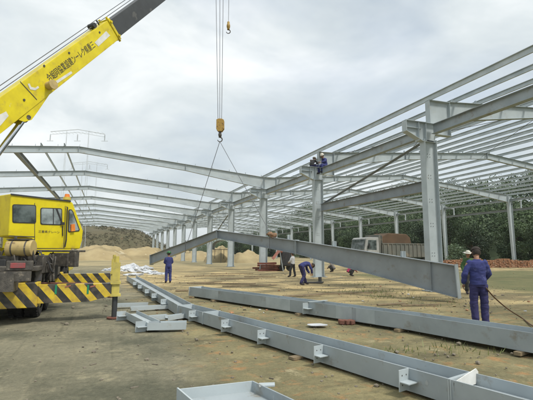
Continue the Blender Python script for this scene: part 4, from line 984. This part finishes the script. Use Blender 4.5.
cpan('pane', [(69.2, 211.2), (70, 210.3), (71.2, 210.6), (72.3, 212.3), (78.4, 229.4), (78, 230.3), (69.4, 231.3), (68.8, 230.6)], M['glasslight'], .006, .009, wf)
cpan('orange_reflection', [(70, 224.5), (73.5, 224), (74, 231), (70, 231.5)], M['orange'], .016, .05)  # small orange box stands in for a reflection in the front window
cpan('window_bar', [(55.5, 209), (57, 209), (62, 222), (61, 223)], M['black'], .017, .01)
cpan('window_divider', [(52.6, 208.3), (53.4, 208.3), (53.4, 224.6), (52.6, 224.6)], M['black'], .016, .006)
for a in ([(34.4, 203), (34.9, 203), (34.9, 248), (34.4, 248)], [(9, 235.4), (34.3, 236.4), (34.3, 237.2), (9, 236.3)], [(34.5, 248), (64, 248.2), (64, 248.7), (34.5, 248.5)], [(65, 206), (65.4, 206), (63.8, 248), (63.3, 248)]):
    cpan('door_seam', a, M['bolt'], .001, .006)
bm = NB(); tube(bm, [cq(66, 207, .03), cq(66.3, 207.5, .06), cq(65, 240, .06), cq(64.3, 247, .03)], .016, 8); obj('grab_rail', bm, M['black'], cab)
bm = NB(); obox(bm, cq(62, 223.5, .03), FC*.05, RC*.02, UZ*.035); obj('door_handle', bm, M['black'], cab)
bm = NB(); tube(bm, [cq(62.3, 226, .02), cq(62.3, 236, .02)], .014, 6); obj('handle_bar', bm, M['black'], cab)
lettering('三重県クレーン', cq(38.3, 232.6), cq(59.5, 233.4), .065, RC, cab, M['bolt'])
bm = NB(); bar(bm, cq(10.5, 194.3, .015), cq(70.5, 201.3, .015), RC*.012, UZ*.018); obj('rain_gutter', bm, M['boomdark'], cab)
bm = NB(); c_ = cq(70, 199.5)-RC*.15; tube(bm, [c_, c_+UZ*.07], .10, 16); obj('beacon_base', bm, M['jackyellow'], cab)
bm = NB(); tube(bm, [c_+UZ*.07, c_+UZ*.16], .075, 16, .06); obj('beacon', bm, M['orange'], cab)
# rear face window, front windscreen
bm = NB(); rc_ = cq(10.5, 194)-RC*.01; zt, zb = cq(10.5, 203).z, cq(10.5, 222).z
obox(bm, C0-RC*.47-FC*.02+UZ*((zt+zb)/2)+FC*.0, RC*.33, FC*.02, UZ*(zt-zb)/2); obj('rear_window', bm, M['glass'], cab)
a_, b_ = cq(73.3, 204.5), cq(82.8, 229.5); bm = NB(); bar(bm, a_-RC*.1+FC*.02, b_-RC*.1+FC*.02, RC*.0+UZ*0+FC*.008, RC*.001); bm.free()
bm = NB(); hexa(bm, [a_-RC*.08+FC*.0, a_-RC*.87, b_-RC*.87, b_-RC*.08, a_-RC*.08+FC*.02, a_-RC*.87+FC*.02, b_-RC*.87+FC*.02, b_-RC*.08+FC*.02]); obj('windscreen', bm, M['glasslight'], cab)
# tank, pipes and machinery under the cab
tc0 = dp(8, 248, 9.55); bm = NB(); tube(bm, [tc0, tc0+FC*.05*0+cw(1, .12)*.56], .19, 24); bevel(bm, .02, 2)
tk_ = obj('air_tank', bm, M['cream'], crane)
bm = NB()
for u in (.12, .42): c_ = tc0+cw(1, .12)*u; tube(bm, [c_, c_+cw(1, .12)*.03], .197, 24)
tube(bm, [tc0+UZ*.2+cw(1, .12)*.15, tc0+UZ*.27+cw(1, .12)*.15], .03, 8); bar(bm, tc0+UZ*.2+cw(1, .12)*.02, tc0+UZ*.2+cw(1, .12)*.5, Fh*.12, UZ*.012); obj('tank_strap', bm, M['greasy'], tk_)
random.seed(5)
def mach(name, px, py, d, sx_, sz_, dd=.25, mt='greasy'):
    c_ = dp(px, py, d); bm = NB(); obox(bm, c_, Rt*sx_/2, Fh*dd, UZ*sz_/2); bevel(bm, .012, 1); return obj(name, bm, M[mt], crane)
mach('frame_plate', 56, 251, 10.4, 1.2, .05, .35); mach('swing_motor', 62, 259.5, 11.2, .5, .36, .2, 'greasy'); mach('gear_case', 74, 259, 11.2, .17, .42, .12, 'greasy')
mach('valve_block', 42, 264, 9.9, .26, .42, .2); mach('oil_box', 30, 258, 10.2, .22, .26, .2, 'black'); mach('step_box', 33, 275, 9.6, .28, .30, .15); mach('battery_box', 48, 272, 10.4, .3, .35, .2, 'black')
mach('pump_case', 14, 259, 9.8, .55, .16, .3, 'greasy'); mach('tool_locker', 2, 268, 9.6, .5, .4, .3, 'black'); mach('side_locker', -25, 262, 9.4, .8, .5, .3)
for k in range(26):
    x = random.uniform(-4, 58); y = random.uniform(250, 262); d = random.uniform(9.3, 10.3); x2 = x+random.uniform(-14, 14)
    pts = [dp(x, y, d), dp((x+x2)/2+random.uniform(-3, 3), y+random.uniform(4, 12), d-.05), dp(x2, y+random.uniform(9, 22), d)]
    for p_ in pts: p_.z = max(p_.z, .9)
    bm = NB(); tube(bm, smoothpts(pts, 5), random.choice((.013, .018, .024)), 7); obj('hydraulic_hose', bm, M[random.choice(('black', 'greasy', 'rubber'))], crane, smooth=True)
for x in (43, 50, 53):
    bm = NB(); tube(bm, [dp(x, 254, 10), dp(x+.6, 281, 10)], .028, 8); obj('ladder_post', bm, M['greasy'], crane)
bm = NB(); tube(bm, [dp(36, 283, 9.8), dp(111, 283.5, 11.8)], .02, 8); obj('hydraulic_pipe', bm, M['rust'], crane)

# ------------------------------------------------------------------ GIRDERS ON THE GROUND
def lying(name, pts, depths, hgt, label, z0=.03, mt='steel', group=None):
    d0 = (pts[-1]-pts[-2]).normalized(); dn = Vector((-d0.y, d0.x, 0))
    if dn.dot(Fh) < 0: dn = -dn
    bm = NB(); st = [(Vector((p_.x, p_.y, z0+hgt/2)), d) for p_, d in zip(pts, depths)]
    ibeam(bm, st, dn, UZ, hgt, .016, .012)
    o = thing(name, (pts[1].x, pts[1].y, 0), label, 'girder'); obj('beam', bm, M[mt], o)
    return o, dn, st
def along(st, px, z):
    best = None
    for (A, da), (B, db) in zip(st, st[1:]):
        for i in range(801):
            Q = A.lerp(B, i/800); v = Q-CAM
            if v.dot(Fw) < .3: continue
            X = F_PX*v.dot(RX)/v.dot(Fw)+266.5
            if best is None or abs(X-px) < best[0]: best = (abs(X-px), Q, (B-A).normalized(), da+(db-da)*i/800)
    return best[1:]
a_ = gz(197.5, 323.7); b_ = gz(403, 391.8); near = a_+(b_-a_)*1.75
gA, dnA, stA = lying('lying_girder', [gz(126.5, 281), gz(178, 317), b_, near], [.50, .38, .42, .48], .24, 'long bent grey girder lying across the foreground, with projecting cleats')
for px in (137, 142.3, 149.7, 157, 166.7, 196, 229, 266, 323, 408.8):
    Q, dd, de = along(stA, px, 0)
    bm = NB(); c_ = Q-dnA*.085; obox(bm, c_+UZ*.012, dnA*.085, dd*.005, UZ*.11); obox(bm, c_-dnA*.0+dd*.06, dnA*.075, dd*.055, UZ*.005)
    cl_ = obj('purlin_cleat', bm, M['steel_light'], gA)
    bm = NB()
    for u in (-.05, .05):
        for v in (-.05, .05): P_ = c_+dnA*u*.7+UZ*(v+.012); tube(bm, [P_-dd*.0052, P_-dd*.0062], .009, 6); tube(bm, [P_+dd*.0052, P_+dd*.0062], .009, 6)
    obj('bolt_hole', bm, M['bolt'], cl_)
Q, dd, de = along(stA, 449, 0)
bm = NB(); obox(bm, Q+dnA*.25, dnA*.26, dd*.007, UZ*.125); obox(bm, Q+dnA*.25+dd*.02, dnA*.26, dd*.007, UZ*.125); obj('splice_plate', bm, M['steel_light'], gA)
bm = NB(); extrude_poly(bm, [Q+dd*.05+UZ*.10, Q+dd*.05+dnA*.42+UZ*.17, Q+dd*.05+dnA*.46+UZ*.13, Q+dd*.05+dnA*.40+UZ*.02, Q+dd*.05+UZ*.02], dd*.01); obj('gusset', bm, M['white'], gA)
for px, l_ in ((178, .03), (203, .03)):
    Q, dd, de = along(stA, px, 0); bm = NB(); obox(bm, Q+dnA*(de/2), dnA*(de/2+.02), dd*.01, UZ*.125); obj('splice_plate', bm, M['steel_light'], gA)
bm = NB()   # timber packers under the girder
for px in (182, 300, 470):
    Q, dd, de = along(stA, px, 0); obox(bm, Vector((Q.x, Q.y, .014))+dnA*.25, dnA*.42, dd*.06, UZ*.018)
tag(obj('timber_packer', bm, M['wood'], loc=(pts[0].x, pts[0].y, 0)), 'flat timber packers under the foreground girder', 'timber')
b0, b1, b2_ = gz(189.5, 297), gz(403, 331.5), gz(533, 356.5)
gB, dnB, stB = lying('lying_girder', [b0, b1, b2_, b2_+(b2_-b1)*1.2], [.45, .42, .5, .6], .29, 'long straight grey girder lying behind the bent one', .05)
for pa, pb in ((206, 218), (266, 290), (336, 352), (356, 375)):
    A, dd, _ = along(stB, pa, 0); B, dd, _ = along(stB, pb, 0); bm = NB(); obox(bm, A.lerp(B, .5)-dnB*.0015, dd*((B-A).length/2), dnB*.002, UZ*.135); obj('bare_patch', bm, M['patch'], gB)
Q, dd, _ = along(stB, 308.5, 0)
bm = NB(); obox(bm, Q-dnB*.09, dnB*.09, dd*.006, UZ*.13); obox(bm, Q-dnB*.09+dd*.07, dnB*.08, dd*.07, UZ*.006); bar(bm, Q+UZ*.146-dnB*.02, Q+UZ*.16+dd*.1+dnB*.5, dd*.03, UZ*.006); obj('purlin_cleat', bm, M['steel_light'], gB)
Q, dd, _ = along(stB, 189.6, 0); bm = NB(); obox(bm, Q+dnB*.22, dnB*.25, dd*.01, UZ*.15); obj('end_plate', bm, M['steel_light'], gB)
for px in (215, 300, 400, 520):
    Q, dd, de = along(stB, px, 0); bm = NB(); obox(bm, Vector((Q.x, Q.y, .022))+dnB*.22, dnB*.34, dd*.05, UZ*.026); tag(obj('timber_packer', bm, M['wood'], loc=(Q.x, Q.y, 0)), 'short timber packer under the straight lying girder, near %s' % {215: 'its far end', 300: 'its white cleat', 400: 'the broken bricks', 520: 'the right edge of the picture'}[px], 'timber')
# small kinked beam and loose bars
s0, s1, s2 = gz(124, 319), gz(147, 332), gz(186, 331)
bm = NB(); d0 = (s1-s0).normalized(); dnS = Vector((-d0.y, d0.x, 0)); dnS = dnS if dnS.dot(Fh) > 0 else -dnS
ibeam(bm, [(Vector((p_.x, p_.y, .10)), .28) for p_ in (s0, s1)], dnS, UZ, .15, .012, .01)
o = thing('short_beam', (s0.x, s0.y, 0), 'short grey kinked beam lying left of the bent girder, near the crane jack', 'beam'); obj('beam', bm, M['steel_light'], o)
d1 = (s2-s1).normalized(); dn1 = Vector((-d1.y, d1.x, 0)); dn1 = dn1 if dn1.dot(Fh) > 0 else -dn1
bm = NB(); ibeam(bm, [(Vector((p_.x, p_.y, .10)), .2) for p_ in (s1, s2)], dn1, UZ, .14, .012, .01); obj('beam_end', bm, M['steel_light'], o)
for p_ in (s0.lerp(s1, .08), s0.lerp(s1, .95)):
    bm = NB(); obox(bm, p_+UZ*.1-dnS*.1, dnS*.1, d0*.006, UZ*.1); obox(bm, p_+UZ*.1-dnS*.09+d0*.05, dnS*.09, d0*.05, UZ*.005); obj('purlin_cleat', bm, M['steel_light'], o)
for (xa, ya, xb, yb, lab) in ((117, 308.5, 148, 307.5, 'short pale bar lying farthest, by the crane jack'), (131, 312, 173, 309.5, 'short pale bar reaching from the kinked beam to the bent girder'), (150, 322, 168, 320.5, 'shortest pale bar, in the middle of the loose bars'), (168, 322, 193, 318, 'pale bar lying against the bent girder beside its cleat')):
    A, B = gz(xa, ya), gz(xb, yb); bm = NB(); d_ = (B-A).normalized(); n_ = Vector((-d_.y, d_.x, 0))
    ibeam(bm, [(A+UZ*.08, .12), (B+UZ*.08, .12)], n_, UZ, .1, .01, .008); tag(obj('loose_bar', bm, M['steel_light'], loc=A), lab, 'steel bar', 'loose bars beside the bent girder')
# shallow tray-like haunch section in the foreground
tA, tB = gz(179, 389, .2), gz(252.5, 380.8, .2); tC = gz(335, 419, .2); tD = gz(212, 418, .2)
o = thing('haunch_piece', (tB.x, tB.y, 0), 'pale grey open steel section lying flat at the bottom edge of the picture', 'steel section')
def wall(a, b, nm, z0=.0, h=.2, mm='steel_light'):
    bm = NB(); bar(bm, Vector((a.x, a.y, z0+h/2)), Vector((b.x, b.y, z0+h/2)), UZ*h/2, Vector((-(b-a).y, (b-a).x, 0)).normalized()*.008); obj(nm, bm, M[mm], o)
wall(tA, tB, 'back_flange'); wall(tB, tC, 'side_flange', 0, .2, 'steel'); wall(gz(177.5, 388.5, .2), tD, 'end_plate', 0, .21)
bm = NB(); extrude_poly(bm, [Vector((p_.x, p_.y, .09)) for p_ in (tA, tB, tC, tD)], (0, 0, .012)); obj('web', bm, M['steel'], o)
bm = NB(); dq = (tC-tB).normalized(); bar(bm, Vector((tB.x, tB.y, .19))+dq*.12, Vector((tB.x, tB.y, .19))+dq*.12+Rt*.16+Fh*.02, Fh*.05, UZ*.006); obj('cleat', bm, M['steel_light'], o)

# ------------------------------------------------------------------ DUMP TRUCK
tf = cw(-.93, -.36).normalized(); tr_ = cw(-.36, .93).normalized()   # forwards (to the left), far side
T0 = dp(364.5, 252, 35.2); T0.z = 0
def tp(a, b, z): return T0-tf*a+tr_*b+UZ*z      # a metres back from the front bumper, b metres from the near side
def tbox(bm, a0, a1, b0, b1, z0, z1): obox(bm, tp((a0+a1)/2, (b0+b1)/2, (z0+z1)/2), tf*((a1-a0)/2), tr_*((b1-b0)/2), UZ*((z1-z0)/2))
o = thing('dump_truck', tp(3.6, 1.1, 0), 'white-cabbed dump truck with dusty grey tipping body parked beyond the frame', 'truck')
bm = NB(); extrude_poly(bm, [tp(a, 0, z) for a, z in ((0, .6), (.02, 1.75), (.22, 2.75), (.4, 2.85), (1.5, 2.85), (1.55, .6))], tr_*2.2); bevel(bm, .05, 2); c_ = obj('cab', bm, mat('dusty_white', (.42, .43, .42), (.32, .32, .30), 2., .5, dirt=(.28, .25, .2)), o)
bm = NB(); extrude_poly(bm, [tp(a, -.002, z) for a, z in ((.3, 1.8), (.42, 2.6), (1.25, 2.6), (1.25, 1.75))], -tr_*.01); obj('side_window', bm, M['glass'], c_)
bm = NB(); hexa(bm, [tp(.0, .12, 1.8)+tf*.0, tp(.0, 2.08, 1.8), tp(.18, 2.08, 2.66), tp(.18, .12, 2.66), tp(-.02, .12, 1.8), tp(-.02, 2.08, 1.8), tp(.16, 2.08, 2.66), tp(.16, .12, 2.66)]); obj('windscreen', bm, M['glass'], c_)
bm = NB(); tbox(bm, 1.6, 7.6, .5, 1.7, .7, .95); tbox(bm, -.08, .1, .05, 2.15, .45, .75); obj('chassis', bm, M['greasy'], o)
bm = NB(); tbox(bm, 1.85, 7.7, 0, .06, 1.15, 2.35); tbox(bm, 1.85, 7.7, 2.2, 2.26, 1.15, 2.35); tbox(bm, 7.64, 7.7, .06, 2.2, 1.15, 2.35); tbox(bm, 1.85, 1.92, .06, 2.2, 1.15, 3.0); tbox(bm, 1.85, 7.7, .06, 2.2, 1.1, 1.2); tbox(bm, 1.85, 7.7, -.05, 0, 2.28, 2.36)
for k in range(13): a = 1.95+k*.46; extrude_poly(bm, [tp(a, -.004, 1.15), tp(a+.08, -.004, 1.15), tp(a+.08, -.004, 2.28), tp(a, -.004, 2.28)], -tr_*.05)
obj('tipping_body', bm, M['truckgrey'], o)
bm = NB()
for v in rblob(bm, tp(4.2, 1.1, 2.3), 1., (2.0, 1.0, .8), .12, 3): pass
for v in bm.verts: v.co.z = max(v.co.z, 2.0)
bm2 = NB(); extrude_poly(bm2, [tp(a, .1, z) for a, z in ((1.95, 2.0), (1.95, 2.95), (2.6, 3.25), (4.6, 3.2), (5.0, 2.9), (5.2, 2.0))], tr_*2.0); bm.free(); bevel(bm2, .08, 2); obj('load', bm2, M['load'], o)
bm = NB(); tbox(bm, 1.58, 1.8, .1, 2.1, .9, 3.1); obj('headboard', bm, M['truckgrey'], o)
for a in (.95, 5.3, 6.5):
    for b in (.16, 2.04):
        bm = NB(); tube(bm, [tp(a, b-.14, .5), tp(a, b+.14, .5)], .5, 24); bevel(bm, .03, 1); q = obj('wheel', bm, M['rubber'], o)
        bm = NB(); tube(bm, [tp(a, b-.15, .5), tp(a, b+.15, .5)], .24, 16); obj('rim', bm, M['greasy'], q)
bm = NB(); tbox(bm, .35, .45, -.22, -.1, 1.9, 2.3); obj('mirror', bm, M['black'], c_)

# ------------------------------------------------------------------ BRICKS, PILES, DEBRIS
random.seed(21); bvar = []
for k in range(4):
    bm = NB()
    for i in range(5):
        for j in range(random.randint(6, 8)):
            for q in range(3):
                if random.random() < .04: continue
                c_ = Vector((-.44+i*.22+random.uniform(-.015, .015), -.25+q*.25+random.uniform(-.05, .05), .07+j*.115)); a = random.uniform(-.12, .12)
                obox(bm, c_, Vector((cos(a), sin(a), 0))*.1, Vector((-sin(a), cos(a), 0))*.12, UZ*.05)
    me = bpy.data.meshes.new('brick_stack'); bmesh.ops.recalc_face_normals(bm, faces=bm.faces); bm.to_mesh(me); bm.free(); me.materials.append(M['brick']); bvar.append(me)
for i, px in enumerate(range(449, 620, 9)):
    P = gz(px, 267.3); o = bpy.data.objects.new('brick_stack', bvar[i % 4]); COL.objects.link(o); o.location = P; o.rotation_euler = (0, 0, -YAW+random.uniform(-.3, .3)+pi*(i % 2)); o.scale = (1.08, 1, random.uniform(.85, 1.05))
    tag(o, 'loose stack of orange bricks, %s from the left in the row before the dark wood' % (ORD[i]), 'bricks', 'row of orange brick stacks')
    if i % 2 == 0:
        bm = NB()
        for k in range(10): c_ = P-Fh*random.uniform(.4, .9)+Rt*random.uniform(-.5, .5)+UZ*.05; a = random.random()*3; obox(bm, c_, Vector((cos(a), sin(a), .2))*.1, Vector((-sin(a), cos(a), 0))*.06, UZ*.04)
        tag(obj('fallen_bricks', bm, M['brick'], loc=P), 'few bricks fallen in front of brick stack %s from the left' % ORD[i], 'bricks', 'bricks fallen before the stacks')
# rusty steel pile and the red chute on it
RP = gz(267, 270.5); o = thing('scrap_pile', RP, 'low pile of rusty steel lengths behind the third middle column', 'scrap pile')
for k in range(16):
    lay = k//4; c_ = RP+Rt*random.uniform(-.25, .25)+Fh*(-.6+.4*(k % 4))+UZ*(.1+lay*.19); a = random.uniform(-.25, .25); d_ = (Rt*cos(a)+Fh*sin(a)+UZ*random.uniform(-.04, .04))*random.uniform(.8, 1.35)*(1-.12*lay)
    bm = NB(); ibeam(bm, [(c_-d_, .14), (c_+d_, .14)], (0, 0, -1), Fh, .1, .02, .02); obj('steel_length', bm, M['rust' if k % 3 else 'redpaint'], o)
o = thing('loading_chute', RP+Rt*.5, 'faded red slanting chute standing over the rusty steel pile', 'chute')
A, B = dp(272.5, 259, 33.2), dp(279.5, 250, 33.6)
bm = NB(); d_ = (B-A).normalized(); n_ = d_.cross(Fh).normalized(); bar(bm, A, B, Fh*.25, n_*.02); bar(bm, A+Fh*.25, B+Fh*.25, Fh*.02, n_*.11); bar(bm, A-Fh*.25, B-Fh*.25, Fh*.02, n_*.11); obj('trough', bm, M['redpaint'], o)
bm = NB(); sphere(bm, B-UZ*.1+Rt*.05, .22, (1, 1, .8), 14, 10); obj('hopper', bm, M['redpaint'], o, smooth=True)
bm = NB()
for q in (-.2, .2): tube(bm, [B+Fh*q, Vector((B.x+Rt.x*.3, B.y+Rt.y*.3, 0))+Fh*q], .035, 8)
obj('leg', bm, M['steel'], o)
# black sheeted machine beside it
K = dp(285.5, 252, 34.5); K.z = 0
o = thing('covered_machine', K, 'black sheeted machine standing left of the man in the white shirt', 'machine')
bm = NB(); obox(bm, K+UZ*1.0, Rt*.42, Fh*.5, UZ*.62); bevel(bm, .15, 3)
for v in bm.verts: v.co += Vector((noise.noise(v.co*3), noise.noise(v.co*3+Vector((5, 0, 0))), 0))*.08
obj('cover', bm, M['blackcloth'], o)
bm = NB()
for q in (-.3, .3): tube(bm, [K+Rt*q-Fh*.3+UZ*.25, K+Rt*q+Fh*.3+UZ*.25], .25, 16)
obj('wheel', bm, M['rubber'], o)
# pale blue curved cover
K = dp(222.5, 252, 62); K.z = 0; o = thing('curved_cover', K, 'pale blue-white curved sheet cover seen under the apex of the lifted girder', 'cover')
bm = NB(); n = 14; za, zb = 1.95, 3.3
for k in range(n):
    t0, t1 = pi*k/n, pi*(k+1)/n
    f_ = lambda t_: K-Rt*cos(t_)*1.45+UZ*(za+(zb-za)*sin(t_)**.7)
    bar(bm, f_(t0), f_(t1), Fh*2.2, UZ*.02)
obj('sheet', bm, M['tarp'], o)
bm = NB()
for a in (-1.4, 0, 1.4):
    for b in (-2, 2): tube(bm, [K+Rt*a+Fh*b, K+Rt*a+Fh*b+UZ*2.0], .04, 6)
obox(bm, K+UZ*1.93, Rt*1.45, Fh*2.2, UZ*.03); obj('frame', bm, M['bolt'], o)
# white heap
random.seed(9)
for i, (px, py, r, hh) in enumerate([(110, 270.5, .7, .22), (117, 269, .8, .32), (124, 271, .8, .42), (131, 268.5, .9, .55), (138, 271.5, .8, .42), (145, 269.5, .8, .40), (151, 273, .75, .26), (158, 274, .8, .13), (134, 275, .7, .16)]):
    P = gz(px, py); bm = NB(); s_ = random.random()*30
    r *= .8; hh *= .72; vs = bmesh.ops.create_icosphere(bm, subdivisions=4, radius=1)['verts']
    for v in vs:
        q = v.co.copy(); k = 1+.5*noise.noise(q*1.8+Vector((s_, 0, 0)))+.35*abs(noise.noise(q*4.5+Vector((0, s_, 0))))+.12*noise.noise(q*11+Vector((0, s_, 0)))
        v.co = P+Rt*q.x*r*k+Fh*q.y*r*k*.9+UZ*max(-.05, q.z*hh*k)
    tag(obj('plastic_sheet', bm, M['sheet'], loc=P), 'crumpled white plastic sheet, '+('frontmost' if i == 8 else ORD[i]+' from the left')+' in the heap beyond the crane jack', 'plastic sheet', 'heap of crumpled white plastic sheets')
# white puddle-like sheet scrap and broken bricks between the girders
P = gz(316.5, 326.5); bm = NB()
bmesh.ops.create_circle(bm, cap_ends=True, segments=28, radius=1)
for v in bm.verts: a = math.atan2(v.co.y, v.co.x); k = 1+.25*noise.noise(Vector((cos(a)*1.5, sin(a)*1.5, 4))); v.co = P+(Rt*v.co.x*.20+Fh*v.co.y*.14)*k+UZ*.03
r = bmesh.ops.extrude_face_region(bm, geom=bm.faces[:]); bmesh.ops.translate(bm, verts=[e for e in r['geom'] if isinstance(e, bmesh.types.BMVert)], vec=(0, 0, .012))
tag(obj('sheet_scrap', bm, M['sheet'], loc=P), 'flat white oval scrap lying between the two long girders', 'scrap')
P = gz(346, 324)
for i in range(3):
    c_ = P+Rt*(-.10+.1*i)+Fh*random.uniform(-.03, .03)+UZ*.045; a = random.uniform(-.4, .4); bm = NB(); obox(bm, c_, Vector((cos(a), sin(a), .1*i-.1))*.055, Vector((-sin(a), cos(a), 0))*.09, UZ*.045); bevel(bm, .01, 1)
    tag(obj('broken_brick', bm, M['rust'], loc=c_), ('left', 'middle', 'right')[i]+' broken brown brick lying against the straight girder', 'brick')
DEB = [(303, 296, 1.5, .14, 20, 'pale plank lying behind the straight girder below the bending man'), (240, 279, 2.2, .16, 5, 'thin plank on the ground left of the steel pile'), (225, 284, 3.0, .2, -8, 'long plank lying beyond the far end of the straight girder'), (250, 286, 2.5, .15, 12, 'grey plank lying before the third middle column'),
       (345, 294, 2.2, .06, 8, 'thin dark stick lying below the crouching figures'), (210, 276, 3.2, .2, 10, 'plank lying between man in green helmet and the columns'), (260, 277, 2.0, .18, -14, 'broad plank in front of the rusty steel pile'), (391, 305, .9, .09, 15, 'short stick by the lifted girder end'), (205, 283, 1.8, .12, 30, 'slanting plank right of the man in green helmet'),
       (15, 268, 2.0, .3, 10, 'board under the crane'), (182, 291, .5, .2, 10, 'small board at the far end of the straight girder'), (420, 306, 1.1, .06, 5, 'thin stick lying left of the standing man'), (232, 274, 3, .15, -3, 'far plank lying by the fourth middle column')]
for x, y, l_, w_, a, lab in DEB:
    P = gz(x, y); a = R(a)-YAW; d_ = Vector((cos(a), sin(a), .01)); bm = NB(); obox(bm, P+UZ*.03, d_*l_/2, Vector((-sin(a), cos(a), 0))*w_/2, UZ*.02); tag(obj('plank' if w_ > .07 else 'stick', bm, M['wood'], loc=P), lab, 'plank' if w_ > .07 else 'stick')
P = gz(311.5, 283); bm = NB(); obox(bm, P+UZ*.03, Rt*.55, Fh*.18, UZ*.03); tag(obj('dark_plate', bm, M['bolt'], loc=P), 'flat dark plate on the ground left of the second column foot', 'plate')
P = gz(320, 282.5); bm = NB(); tube(bm, [P, P+UZ*.28], .09, 12); tube(bm, [P, P+UZ*.05], .2, 12); tag(obj('stub_post', bm, M['bolt'], loc=P), 'short dark stub standing in front of the second column foot', 'stub')
random.seed(4)
for mm in ('stone', 'sand', 'sheet', 'brick'):
    bm = NB()
    for i in range(40 if mm != 'sheet' else 14):
        P = gz(random.uniform(150, 530), random.uniform(270, 315)); r = random.uniform(.012, .05)
        if P.y < 60: rblob(bm, P+UZ*r*.3, r, (1.3, 1, .5), .25, 1)
    stuff(obj('rubble', bm, M[mm]))
bm = NB()
for px, py, n_, sp in ((373, 292, 260, .9), (385, 297, 130, .5), (362, 285, 90, .6), (455, 350, 60, .35), (395, 352, 40, .3), (420, 300, 60, .7), (437, 305, 60, .7), (175, 262, 0, 1)):
    P = gz(px, py)
    for k in range(n_):
        c_ = P+Rt*random.gauss(0, sp)+Fh*random.gauss(0, sp*.5); h_ = random.uniform(.04, .13); a = random.random()*6.28; u = Vector((cos(a), sin(a), 0))*.008; ln_ = Vector((random.gauss(0, .4), random.gauss(0, .4), 1))*h_
        bm.faces.new([bm.verts.new(c_-u), bm.verts.new(c_+u), bm.verts.new(c_+ln_)])
stuff(obj('grass', bm, M['grass']))

# ------------------------------------------------------------------ HAZE
hm = bpy.data.materials.new('haze'); hm.use_nodes = True; t = hm.node_tree; t.nodes.clear()
ho = t.nodes.new('ShaderNodeOutputMaterial'); pv = t.nodes.new('ShaderNodeVolumePrincipled'); pv.inputs['Color'].default_value = (.86, .92, .95, 1); pv.inputs['Density'].default_value = .0003; pv.inputs['Anisotropy'].default_value = .2
t.links.new(pv.outputs[0], ho.inputs['Volume'])
bm = NB(); box(bm, (0, 1100, 45), (3100, 2900, 96)); stuff(obj('haze', bm, hm))
